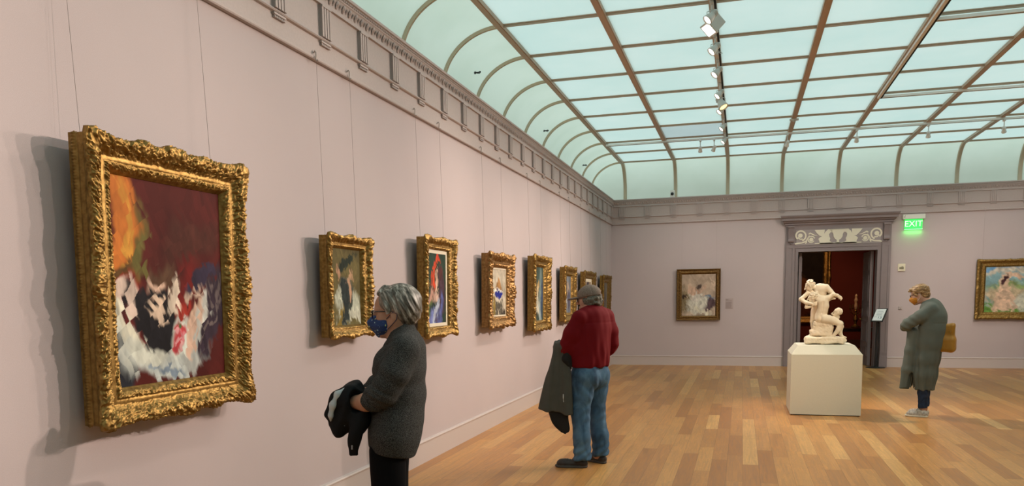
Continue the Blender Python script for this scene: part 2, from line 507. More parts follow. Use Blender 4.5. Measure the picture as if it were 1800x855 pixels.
# bars
def bar_profile(hw, dep): return hw, dep
m = MB()
for i in range(NB + 1):
    x = R + i * W
    m.box(x - 0.040, x + 0.040, YF, YE, ZC - 0.045, ZC + 0.02)
    m.box(x - 0.028, x + 0.028, YF, YE, ZC - 0.052, ZC - 0.043)
m.build('long_bar', BAR, ceil)
m = MB()
for k in range(nk + 1):
    y = YE - k * S
    m.box(R, XR, y - 0.008, y + 0.008, ZC - 0.032, ZC + 0.02)
    m.box(R, XR, y - 0.018, y + 0.018, ZC - 0.010, ZC + 0.02)
m.build('cross_bar', BAR, ceil)
def rib(mb, P, hw, dep, axis):
    """P(t) gives (x,y,z) of the cove skin; the rib stands dep proud on the room side"""
    v = []; n = 22; f = []
    for j in range(n + 1):
        t = j / n
        x, y, z = P(t)
        q = t * PI / 2
        # inward normal in section
        nx, nz = math.sin(q), -math.cos(q)
        for (s, d) in ((-hw, -0.01), (hw, -0.01), (hw * 0.8, dep), (-hw * 0.8, dep)):
            if axis == 'y+': v.append((x + s, y - nx * d * 1.0, z + nz * d))
            elif axis == 'y-': v.append((x + s, y + nx * d, z + nz * d))
            elif axis == 'xL': v.append((x + nx * d, y + s, z + nz * d))
            else: v.append((x - nx * d, y + s, z + nz * d))
    # straight foot down to the ledge
    for k in range(4):
        a = v[n * 4 + k]; v.append((a[0], a[1], ZT))
    for j in range(n + 1):
        for k in range(4):
            l = (k + 1) % 4
            f.append((4 * j + k, 4 * j + l, 4 * j + 4 + l, 4 * j + 4 + k))
    mb.add(v, f)
ax, ay = R - XO, (D + 0.48) - YE
m = MB(); m2 = MB()
for k in range(nk + 1):
    y = YE - k * S
    rib(m, lambda t: (R - prof(t, ax)[0], y, prof(t, ax)[1]), 0.020, 0.035, 'xL')
    rib(m, lambda t: (XR + prof(t, ax)[0], y, prof(t, ax)[1]), 0.020, 0.035, 'xR')
for i in range(NB + 1):
    x = R + i * W
    rib(m2, lambda t: (x, YE + prof(t, ay)[0], prof(t, ay)[1]), 0.040, 0.040, 'y+')
    rib(m2, lambda t: (x, YF - prof(t, ay)[0], prof(t, ay)[1]), 0.040, 0.040, 'y-')
fix_normals(m.build('side_rib', RIBW, ceil)); fix_normals(m2.build('end_rib', RIBW, ceil))
# ------------------------------------------------------------------ doorway in the back wall
door = struct(empty('door_1', (0, 0, 0)))
def yb(w): return D - w
m = MB()
def wb(x0, x1, w0, w1, z0, z1): m.box(x0, x1, yb(w1), yb(w0), z0, z1)
CL, CR_ = 3.86, 5.978
for a, b, s in ((CL, DL, 1), (DR, CR_, -1)):
    wb(a, b, 0, 0.045, 0, 3.10)                                   # casing board
    lo, hi = (a, a + 0.185) if s > 0 else (b - 0.185, b)
    wb(lo, hi, 0.045, 0.070, 0, 2.685)                            # pilaster
    # sunk panel in the pilaster: raised border
    wb(lo + 0.008, lo + 0.05, 0.07, 0.082, 0.30, 2.66); wb(hi - 0.05, hi - 0.008, 0.07, 0.082, 0.30, 2.66)
    wb(lo + 0.05, hi - 0.05, 0.07, 0.082, 2.61, 2.66); wb(lo + 0.05, hi - 0.05, 0.07, 0.082, 0.30, 0.34)
    wb(lo - 0.0, hi + 0.0, 0.045, 0.092, 0, 0.24)                 # plinth
    wb(lo, hi, 0.045, 0.086, 2.685, 2.70)
    # inner architrave steps
    e0, e1 = (DL - 0.055, DL) if s > 0 else (DR, DR + 0.055)
    wb(e0, e1, 0.045, 0.060, 0, DT + 0.05)
    e0, e1 = (DL - 0.016, DL) if s > 0 else (DR, DR + 0.016)
    wb(e0, e1, 0.060, 0.072, 0, DT + 0.016)
wb(DL - 0.055, DR + 0.055, 0.0, 0.0615, DT, DT + 0.056)
wb(DL - 0.016, DR + 0.016, 0.060, 0.0735, DT, DT + 0.017)
wb(DL + 0.001, DR - 0.001, 0, 0.0455, DT, 3.10)
wb(DL - 0.075, DR + 0.075, 0.045, 0.062, DT + 0.085, DT + 0.125)
# jamb linings
m.box(DL - 0.02, DL, D - 0.045, D + 0.24, 0, DT + 0.02); m.box(DR, DR + 0.02, D - 0.045, D + 0.24, 0, DT + 0.02)
m.box(DL - 0.02, DR + 0.02, D - 0.045, D + 0.24, DT, DT + 0.02)
# crown: stepped cornice
pr = [(0, 3.075), (0.055, 3.075), (0.06, 3.10), (0.085, 3.105), (0.085, 3.135), (0.12, 3.15), (0.135, 3.185), (0.175, 3.19), (0.178, 3.235), (0.20, 3.255), (0.215, 3.288), (0.215, 3.302), (0, 3.302)]
for i in range(len(pr) - 1):
    pass
xc0, xc1 = 3.845, 5.995
# mitred returns: extrude each level with its own width
v = []; f = []
n = len(pr)
for (sx_, xe) in ((0, None), (1, None)):
    for (wv, z) in pr:
        e = max(0, wv - 0.06) * 0.75
        v.append(((xc0 - e) if sx_ == 0 else (xc1 + e), yb(wv), z))
f = [(i, (i + 1) % n, n + (i + 1) % n, n + i) for i in range(n)] + [tuple(range(n))[::-1], tuple(range(n, 2 * n))]
m.add(v, f)
fix_normals(m.build('door_casing', CASING, door))
# scrolled consoles
def console(xc):
    mm = MB()
    pts = []
    prof_ = [(0.045, 3.075), (0.15, 3.075), (0.15, 3.045), (0.135, 3.03), (0.128, 3.0), (0.12, 2.95), (0.108, 2.90), (0.098, 2.85), (0.096, 2.81), (0.104, 2.785), (0.112, 2.765), (0.108, 2.742), (0.094, 2.728), (0.078, 2.725), (0.066, 2.735), (0.045, 2.735)]
    for (a, b, s) in ((-0.058, 0.058, 1.0), (-0.040, -0.020, 1.1), (0.020, 0.040, 1.1)):
        mm.prism([(yb(0.045 + (q - 0.045) * s), z) for q, z in prof_], 'x', xc + a, xc + b)
    mm.lathe([(0.0, -0.02), (0.022, -0.02), (0.026, -0.008), (0.018, 0.006), (0.0, 0.01)], 14, Matrix.Translation((xc, yb(0.075), 2.712)))
    mm.box(xc - 0.066, xc + 0.066, yb(0.158), yb(0.045), 3.05, 3.078)
    return fix_normals(mm.build('console', CASING, door))
console(CL + 0.100); console(CR_ - 0.100)

# transom panel with cut-out ornament
PX0, PX1, PZ0, PZ1 = 4.068, 5.772, 2.662, 2.994
MB().box(PX0, PX1, yb(0.056), yb(0.044), PZ0, PZ1).build('transom_panel', GREYP, door)
orn = MB()
XM = (PX0 + PX1) / 2
k_ = 0.001607
def flat(poly, d0=0.054, d1=0.066):
    v = [(x, yb(d), z) for d in (d0, d1) for x, z in poly]
    n = len(poly)
    orn.add(v, [tuple(range(n))[::-1], tuple(range(n, 2 * n))] + [(i, (i + 1) % n, n + (i + 1) % n, n + i) for i in range(n)])
def strip(c, wid, s):
    """ribbon of quads along the centre line c"""
    for i in range(len(c) - 1):
        (x0, z0), (x1, z1) = c[i], c[i + 1]
        dx, dz = x1 - x0, z1 - z0; l = math.hypot(dx, dz) or 1
        w0, w1 = wid[i], wid[i + 1]
        nx, nz = -dz / l, dx / l
        flat([(x0 + nx * w0, z0 + nz * w0), (x1 + nx * w1, z1 + nz * w1), (x1 - nx * w1, z1 - nz * w1), (x0 - nx * w0, z0 - nz * w0)])
def C(a, b, s):   # crop coordinates of the left half -> wall
    x = (a - 852.0) * k_
    return (XM + x * s, PZ1 - (b - 325) * 0.00170)
def disc(a, b, r, s, n=18):
    cx_, cz_ = C(a, b, s)
    flat([(cx_ + r * math.cos(2 * PI * i / n), cz_ + r * math.sin(2 * PI * i / n)) for i in range(n)])
def spiral(a, b, r0, r1, t0, t1, w0, w1, s, n=40):
    cx_, cz_ = C(a, b, s); c = []; wd = []
    for i in range(n + 1):
        t = i / n; th = t0 + (t1 - t0) * t; r = r0 + (r1 - r0) * t
        c.append((cx_ + s * r * math.cos(th), cz_ + r * math.sin(th))); wd.append(w0 + (w1 - w0) * t)
    strip(c, wd, s)
for s in (1, -1):
    spiral(375, 398, 0.118, 0.085, -0.35 * PI - 2 * PI * 0.02, -0.35 * PI + 1.55 * PI + 0.3, 0.016, 0.017, s)
    spiral(375, 398, 0.085, 0.052, -1.0, PI * 0.2 - 3.2, 0.014, 0.010, s, 20)
    disc(375, 397, 0.047, s)
    spiral(515, 450, 0.070, 0.062, 0.3, 0.3 + 1.75 * PI, 0.013, 0.010, s, 30)
    disc(515, 452, 0.042, s)
    # foot stem along the bottom
    c = [C(290, 505, s), C(340, 494, s), C(400, 490, s), C(450, 470, s), C(470, 430, s), C(490, 400, s)]
    strip(c, [0.010, 0.016, 0.012, 0.014, 0.011, 0.008], s)
    c = [C(440, 500, s), C(450, 490, s), C(460, 470, s)]
    strip(c, [0.012, 0.014, 0.008], s)
    c = [C(480, 385, s), C(495, 370, s), C(520, 380, s), C(560, 400, s), C(590, 402, s)]
    strip(c, [0.01, 0.018, 0.012, 0.008, 0.004], s)
    # leafy body facing the urn
    def Q(a, b): return (XM + (a - 560) * 0.00229 * s, PZ1 - (b - (127 - (a - 198) * 0.033)) * 0.00242)
    flat([Q(a, b) for a, b in [(350, 127), (442, 123), (438, 160), (420, 184), (398, 180), (372, 156)]])
    flat([Q(a, b) for a, b in [(438, 160), (448, 142), (470, 121), (500, 130), (512, 146), (492, 148), (480, 164), (484, 186), (492, 200), (487, 222), (502, 234), (535, 246), (400, 250), (396, 226), (386, 206), (402, 190), (420, 184)]])
    c = [C(560, 503, s), C(700, 503, s), C(780, 503, s), C(852, 503, s)]
    strip(c, [0.008, 0.012, 0.012, 0.012], s)
urn = [(0.195, 0.008), (0.140, 0.045), (0.112, 0.080), (0.095, 0.110), (0.090, 0.165), (0.060, 0.215), (0.026, 0.235), (0.024, 0.275), (0.034, 0.292), (0.075, 0.306), (0.075, 0.314)]
for i in range(len(urn) - 1):
    (a, b), (c_, d_) = urn[i], urn[i + 1]
    flat([(XM - a, PZ1 - b), (XM + a, PZ1 - b), (XM + c_, PZ1 - d_), (XM - c_, PZ1 - d_)])
flat([(XM - 0.215, PZ1 - 0.004), (XM + 0.215, PZ1 - 0.004), (XM + 0.165, PZ1 - 0.014), (XM - 0.165, PZ1 - 0.014)])
fix_normals(orn.build('transom_ornament', CREAM, door))

# two panelled leaves standing open into the next room
def leaf(name, hx, ang, sgn):
    e = struct(empty(name, (hx, D + 0.22, 0)))
    e.rotation_euler = (0, 0, ang)
    mm = MB()
    Lw = 0.79
    # leaf along local +y, thickness along x
    mm.box(-0.031, 0.031, 0, Lw, 0.01, DT - 0.01)
    for sx_ in (-1, 1):
        for (z0, z1) in ((0.2, 0.42), (0.52, 0.98), (1.08, 1.3), (1.42, 2.0), (2.1, 2.4)):
            for (a0, a1, b0, b1) in ((0.1, Lw - 0.1, z0, z0 + 0.025), (0.1, Lw - 0.1, z1 - 0.025, z1), (0.1, 0.125, z0, z1), (Lw - 0.125, Lw - 0.1, z0, z1)):
                xa, xb = sorted((sx_ * 0.029, sx_ * 0.042))
                mm.box(xa, xb, a0, a1, b0, b1)
            xa, xb = sorted((sx_ * 0.029, sx_ * 0.038))
            mm.box(xa, xb, 0.17, Lw - 0.17, z0 + 0.06, z1 - 0.06)
    mm.build('door_leaf', CASING, e)
    h = MB()
    for sx_ in (-1, 1):
        h.lathe([(0.0, 0.0), (0.026, 0.002), (0.026, 0.008), (0.010, 0.012), (0.010, 0.03), (0.026, 0.045), (0.026, 0.06), (0.0, 0.068)], 14,
                Matrix.Translation((sx_ * 0.024, Lw - 0.07, 1.02)) @ Matrix.Rotation(sx_ * PI / 2, 4, 'Y'))
    h.build('door_knob', mat('door_knob_brass', (0.5, 0.35, 0.12), 0.3, metal=1.0), e)
    return e
leaf('door_2', DL + 0.067, -0.02, 1)
leaf('door_3', DR - 0.060, 0.05, -1)

# ------------------------------------------------------------------ the next room, dark red and dim
RED = mat('next_room_red', (0.10, 0.010, 0.005), 0.85, noise=(3, (0.12, 0.013, 0.007), 0.3))
N0, N1, NX0, NX1, NH = D + 0.22, D + 6.6, 1.6, 9.4, 3.70
struct(MB().box(NX0 - 0.15, NX0, N0, N1, 0, NH).build('wall_next_left', RED))
struct(MB().box(NX1, NX1 + 0.15, N0, N1, 0, NH).build('wall_next_right', RED))
struct(MB().box(NX0 - 0.15, NX1 + 0.15, N1, N1 + 0.15, 0, NH).build('wall_next_back', RED))
struct(MB().box(NX0 - 0.15, NX1 + 0.15, D + 0.2, N1 + 0.15, NH, NH + 0.08).build('ceiling_next', mat('next_room_ceiling', (0.3, 0.24, 0.2), 0.9)))
m = MB().box(NX0, DL - 0.02, N0, N0 + 0.02, 0, NH).box(DR + 0.02, NX1, N0, N0 + 0.02, 0, NH).box(DL - 0.02, DR + 0.02, N0, N0 + 0.02, DT + 0.02, NH)
struct(m.build('wall_next_front', RED))
struct(MB().box(NX0, NX1, N1 - 0.03, N1, 0, 0.25).build('baseboard_next', mat('next_base', (0.05, 0.02, 0.015), 0.5)))
for (x, y, e_, tx, ty, tz) in ((4.9, D + 3.4, 120, 4.7, N1, 1.3), (5.2, N1 - 3.4, 45, 6.0, N1 - 1.6, 1.1)):  # two unseen spots added to light the next room dimly
    l = bpy.data.lights.new('next_room_fill', 'SPOT'); l.energy = e_; l.color = (1, 0.55, 0.28); l.spot_size = 1.5; l.spot_blend = 0.8; l.shadow_soft_size = 0.08
    o = bpy.data.objects.new('next_room_fill', l); COL.objects.link(o); o.location = (x, y, NH - 0.15)
    o.rotation_euler = (Vector((tx, ty, tz)) - o.location).to_track_quat('-Z', 'Y').to_euler()
# ------------------------------------------------------------------ lighting tracks and lamps
def track(name, a, b, label, white=True, wd=0.036):
    """straight track between two points (x,y), hung just under the bars"""
    (xa, ya), (xb, yb_) = a, b
    z1 = ZC - 0.052; z0 = z1 - 0.034
    mm = MB(); sl = MB()
    if abs(xa - xb) < 1e-6:
        mm.box(xa - wd / 2, xa + wd / 2, ya, yb_, z0, z1); 
        sl.box(xa + wd / 2 - 0.006, xa + wd / 2 + 0.016, ya, yb_, z0 - 0.002, z1 - 0.004)
        e = empty(name, (0, 0, 0), label, 'lighting track')
    else:
        mm.box(xa, xb, ya - wd / 2, ya + wd / 2, z0, z1)
        sl.box(xa, xb, ya - 0.006, ya + 0.006, z0 - 0.0015, z0 + 0.004)
        e = empty(name, (0, 0, 0), label, 'lighting track')
    mm.build('rail', WHITE if white else GREYM, e)
    sl.build('slot', DARK, e)
    return e
XT = R + 2 * W
YC1_ = YE - 2 * S
track('lighting_track', (XT, -2.5), (XT, YC1_ - 0.035), 'long grey lighting track carrying most of the spotlights, under the second ceiling bar', False, 0.05)
track('lighting_track', (R + 4 * W, -2.5), (R + 4 * W, YE - 4 * S + 0.03), 'long white and black lighting track that stops partway along the ceiling, no lamps in view', True, 0.045)
YC1, YC2, YC3 = YE - 2 * S, YE - 4 * S, YE - 7 * S
track('lighting_track', (R + 0.03, YC1), (XR - 0.03, YC1), 'white cross track nearest the back wall, full ceiling width', True, 0.06)
track('lighting_track', (R + 4 * W + 0.03, YC2), (XR - 0.03, YC2), 'white cross track in the middle of the ceiling, starting where the bare long track ends', True, 0.06)
track('lighting_track', (R + 4 * W + 0.03, YC3), (R + 6 * W - 0.05, YC3), 'white cross track nearest the camera, at the top right of the ceiling', True, 0.06)

def spotlight(pos, target, label, watts=60, style='cone', lit=True, group=None, size=1.0, cone=0.9, blend=0.7, col=(1.0, 0.80, 0.67), hang=0.14, namez='track_spotlight'):
    """head hangs from the track at pos (x,y) and aims at target"""
    x, y = pos
    zt = ZC - 0.086
    e = empty(namez, (x, y, zt), label, 'spotlight', group)
    hz = -hang
    mb = MB()
    mb.bevbox(-0.018, 0.018, -0.05, 0.05, -0.028, 0.0, 0.004)
    mb.build('adapter', GREYM if style != 'white' else WHITE, e)
    mb = MB()
    mb.tube([(0, 0, -0.02), (0, 0, hz + 0.055 * size)], 0.008, 8)
    mb.tube([(-0.05 * size, 0, hz), (-0.05 * size, 0, hz + 0.045 * size), (0, 0, hz + 0.06 * size), (0.05 * size, 0, hz + 0.045 * size), (0.05 * size, 0, hz)], 0.005, 6)
    mb.build('yoke', GREYM, e)
    d = Vector(target) - Vector((x, y, zt + hz))
    q = d.to_track_quat('-Z', 'Y').to_matrix().to_4x4()
    T = Matrix.Translation((0, 0, hz)) @ q
    mb = MB()
    if style == 'box':
        mb.bevbox(-0.085, 0.085, -0.07, 0.07, -0.05, 0.09, 0.008, T)
        mb.bevbox(-0.095, 0.095, -0.08, 0.08, -0.07, -0.05, 0.006, T)
        L = MB().add([tuple(T @ Vector(p)) for p in ((-0.075, -0.06, -0.0715), (0.075, -0.06, -0.0715), (0.075, 0.06, -0.0715), (-0.075, 0.06, -0.0715))], [(3, 2, 1, 0)])
    else:
        s = size
        pr_ = [(0.0, 0.085 * s), (0.020 * s, 0.083 * s), (0.030 * s, 0.06 * s), (0.034 * s, 0.02 * s), (0.046 * s, -0.02 * s), (0.056 * s, -0.06 * s), (0.056 * s, -0.075 * s), (0.050 * s, -0.075 * s), (0.046 * s, -0.055 * s), (0, -0.053 * s)]
        mb.lathe(pr_, 20, T)
        for zz in (0.03, 0.045, 0.06):
            mb.lathe([(0.028 * s, zz * s - 0.003), (0.038 * s, zz * s - 0.003), (0.038 * s, zz * s + 0.003), (0.028 * s, zz * s + 0.003)], 16, T)
        L = MB().lathe([(0.0, -0.062 * s), (0.0475 * s, -0.062 * s), (0.0475 * s, -0.0605 * s), (0, -0.0605 * s)], 20, T)
    fix_normals(mb.build('lamp_head', WHITE if style == 'white' else GREYM, e, smooth=(style != 'box')))
    L.build('lens', (LAMPY if style == 'round' else LAMP) if lit else mat('unlit_lens', (0.5, 0.5, 0.48), 0.2), e)
    if lit and watts > 0:
        l = bpy.data.lights.new('lamp_light', 'SPOT')
        l.energy = watts * SPOT_GAIN; l.color = col; l.spot_size = cone; l.spot_blend = blend; l.shadow_soft_size = 0.035
        o = bpy.data.objects.new('lamp_light', l); COL.objects.link(o); o.parent = e
        o.matrix_local = Matrix.Translation(Vector((0, 0, hz)) + d.normalized() * 0.09 * size) @ q
    return e
# lamps on the long grey track, each throwing its light back onto the left wall
zz = 1.55
LW = 80
specs = [ # (y, target, label, watts, style, size)
    (4.3, (0, 0.8, 1.7), None, LW, 'cone', 1.0),  # this and the next: unseen, added for the wall beside the camera
    (5.7, (0, 2.2, 1.6), None, LW, 'cone', 1.0),
    (7.15, (0, 3.5, 1.55), None, LW, 'cone', 1.0),
    (8.75, (0, 7.3, 1.6), 'lit spotlight just above the grey box floodlight on the long track', LW, 'cone', 0.95),
    (9.05, (0, 7.6, 1.3), 'boxy grey floodlight, biggest lamp on the long grey track', LW, 'box', 1.0),
    (9.85, (0, 8.5, 1.6), 'lit spotlight next beyond the boxy grey floodlight on the long track', LW, 'cone', 0.95),
    (10.85, (0, 9.4, 1.5), 'lit spotlight about midway along the long grey track', LW, 'cone', 0.95),
    (12.0, (0, 10.6, 1.6), 'small lit spotlight directly before the yellowish round lamp on the long track', LW, 'cone', 0.9),
    (12.55, (4.9, 10.9, 0.2), 'yellowish round lamp with wide open reflector on the long track', 560, 'round', 1.3),
    (13.0, (0, 11.6, 1.6), 'small lit spotlight just beyond the yellowish round lamp on the long track', LW, 'cone', 0.9),
    (14.3, (0, 13.0, 1.6), 'farthest lit spotlight on the long grey track, at its crossing with the white cross track', LW, 'cone', 0.85),
    (15.5, (0, 14.3, 1.6), None, LW * 0.7, 'cone', 0.85),
]
for (y, tgt, lb, wt, st, sz) in specs:
    if lb is None:
        lb = {4.3: 'unseen spotlight on the long grey track above the camera', 5.7: 'unseen spotlight on the long grey track second from the rear end', 7.15: 'spotlight on the long grey track just out of view above the large painting', 15.5: 'small spotlight on the long grey track nearest the back wall'}[y]
    yel = st == 'round'
    spotlight((XT, y), tgt, lb, wt, st, True, 'spotlights on the long grey track', sz, cone=1.15, blend=1.0)
for y, lb in ((8.2, 'grey control module clipped on the long track before the box floodlight'), (10.35, 'grey control module with a looped wire on the long track')):
    e = empty('track_adapter', (XT, y, ZC - 0.086), lb, 'track adapter')
    MB().bevbox(-0.02, 0.02, -0.1, 0.1, -0.04, 0.0, 0.005).bevbox(-0.035, 0.02, -0.05, 0.03, -0.085, -0.035, 0.008).build('housing', GREYM, e)
    MB().tube([(0.02, 0.04, -0.02), (0.05, 0.05, -0.03), (0.07, 0.02, -0.06), (0.05, -0.02, -0.07), (0.02, -0.03, -0.05)], 0.003, 6).build('wire_loop', GREYM, e)

track('lighting_track', (R + 6 * W, -2.5), (R + 6 * W, 13.6), 'grey lighting track on the right side of the ceiling, out of view', False, 0.05)
XT6 = R + 6 * W
KEY = 960
for i, (y, ty, f_, tz) in enumerate(((4.2, 0.2, 1.0, 1.7), (6.6, 1.8, 1.0, 1.7), (9.2, 3.4, 1.0, 1.7), (11.2, 5.4, 1.0, 1.7), (12.6, 7.3, 1.0, 1.7), (13.0, 9.4, 1.0, 1.7), (13.2, 11.6, 1.1, 1.7), (13.4, 14.2, 1.1, 1.7))):
    spotlight((XT6, y), (0, ty, tz), 'spotlight on the unseen right-hand track, aimed at the ' + ('wall behind the camera', 'near end of the left wall', 'largest painting', 'olive brown painting', 'blue and red painting', 'pale painting with the blue patch', 'tall painting with the golden streak', 'far end of the left wall')[i],
              KEY * f_, 'cone', True, 'spotlights on the right-hand track', 1.0, cone=0.72, blend=1.0)
# lamps under the far cross track
for x, lb in ((2.12, 'left one of two small white lamps side by side on the far cross track'),
              (2.38, 'right one of two small white lamps side by side on the far cross track'),
              (3.72, 'small white lamp on the far cross track above and left of the doorway'),
              (4.93, 'small white lamp on the far cross track above the right half of the doorway'),
              (6.12, 'small white lamp on the far cross track above the green exit sign'),
              (7.32, 'small white lamp on the far cross track above the seaside painting'),):
    tg = {2.12: (2.0, D, 1.8), 2.38: (0.8, D, 1.2), 3.72: (3.0, D, 1.6), 4.93: (4.92, D, 2.2), 6.12: (6.6, D, 1.3), 7.32: (8.2, D, 1.6)}[x]
    spotlight((x, YC1), tg, lb, 40, 'white', True, 'small white lamps on the far cross track', 0.75, cone=1.4, blend=1.0, hang=0.17)
spotlight((R + 4 * W, 7.2), (4.0, 11.3, 1.2), 'unseen spotlight on the bare long track, aimed at the marble group', 250, 'cone', True, 'unseen spotlights over the right half', 1.0, cone=0.55, blend=0.9, col=(1.0, 0.80, 0.58))
# unseen lamps added on two long tracks to light back wall, plinth and floor
for (x, y, tg, wt, lb, cn) in (
        (R + 6 * W, 12.3, (2.0, D, 1.3), 520, 'unseen spotlight on the right-hand track, aimed at the dark-framed painting', 0.8),
        (R + 6 * W, 12.0, (8.2, D, 1.5), 480, 'unseen spotlight on the right-hand track, aimed at the painting at the right edge', 0.9),
        (R + 6 * W, 11.7, (5.6, D, 1.0), 300, 'unseen spotlight on the right-hand track, aimed beside the doorway', 0.9),
        (R + 6 * W, 12.8, (4.0, 10.9, 0.3), 200, 'unseen spotlight on the right-hand track, aimed at the plinth', 0.8),
        (R + 6 * W, 10.2, (6.6, 12.6, 0.0), 300, 'unseen spotlight on the right-hand track, aimed at the floor by the cardigan wearer', 1.3),
        (R + 4 * W, 8.6, (2.6, 8.6, 0.0), 300, 'unseen spotlight on the bare long track, aimed at the floor before the plinth', 1.3),
        (R + 4 * W, 8.0, (1.9, 13.0, 0.0), 330, 'unseen spotlight on the bare long track, aimed at the floor near the back wall', 1.1),
        (R + 4 * W, 5.0, (4.6, 6.8, 0.0), 330, 'unseen spotlight on the bare long track, aimed at the floor near the camera', 1.4)):
    spotlight((x, y), tg, lb, wt, 'cone', True, 'unseen spotlights over the right half', 0.9, cone=cn, blend=1.0, col=(1.0, 0.74, 0.52) if tg[2] < 0.5 else (1.0, 0.80, 0.67))
# ------------------------------------------------------------------ paintings in carved gilt frames
def gold(name, c1, c2, rough=0.48):
    m = mat(name, c1, rough, metal=0.9, noise=(38, c2, 0.22, 5), bump=(220, 0.25, 0.001))
    return m
GOLD = gold('gilt_antique', (0.175, 0.095, 0.022), (0.385, 0.245, 0.078))
GOLD2 = gold('gilt_brown', (0.17, 0.085, 0.028), (0.40, 0.235, 0.090))
GOLDD = gold('gilt_dark', (0.10, 0.055, 0.02), (0.24, 0.135, 0.045), 0.5)
LINER = mat('cream_liner', (0.78, 0.70, 0.55), 0.5)

def vnoise(x, y, seed=0):
    xi = np.floor(x).astype(np.int64); yi = np.floor(y).astype(np.int64)
    xf = x - xi; yf = y - yi
    def h(a, b):
        n = (a * 374761393 + b * 668265263 + seed * 982451653) & 0xffffffff
        n = ((n ^ (n >> 13)) * 1274126177) & 0xffffffff
        return ((n ^ (n >> 16)) & 0xffff) / 65535.0
    u = xf * xf * (3 - 2 * xf); v = yf * yf * (3 - 2 * yf)
    return (h(xi, yi) * (1 - u) + h(xi + 1, yi) * u) * (1 - v) + (h(xi, yi + 1) * (1 - u) + h(xi + 1, yi + 1) * u) * v
def fbm(x, y, seed=0, o=3):
    s = 0; a = 0.5
    for i in range(o):
        s = s + a * vnoise(x * 2 ** i, y * 2 ** i, seed + i); a *= 0.5
    return s / (1 - 0.5 ** o)

def carved(u, v, sc_, seed):
    """leafy relief 0..1 on a surface with coordinates in metres"""
    x = u / sc_; y = v / sc_
    wx = fbm(x * 0.7 + 5, y * 0.7, seed + 11) * 3.2; wy = fbm(x * 0.7, y * 0.7 + 9, seed + 23) * 3.2
    a = fbm(x + wx, y + wy, seed + 3, 2)
    r1 = 1 - np.abs(2 * a - 1) * 2.6
    b = fbm(x * 2.1 - wy, y * 2.1 + wx, seed + 7, 2)
    r2 = 1 - np.abs(2 * b - 1) * 2.2
    return np.clip(0.62 * np.clip(r1, 0, 1) + 0.38 * np.clip(r2, 0, 1), 0, 1)

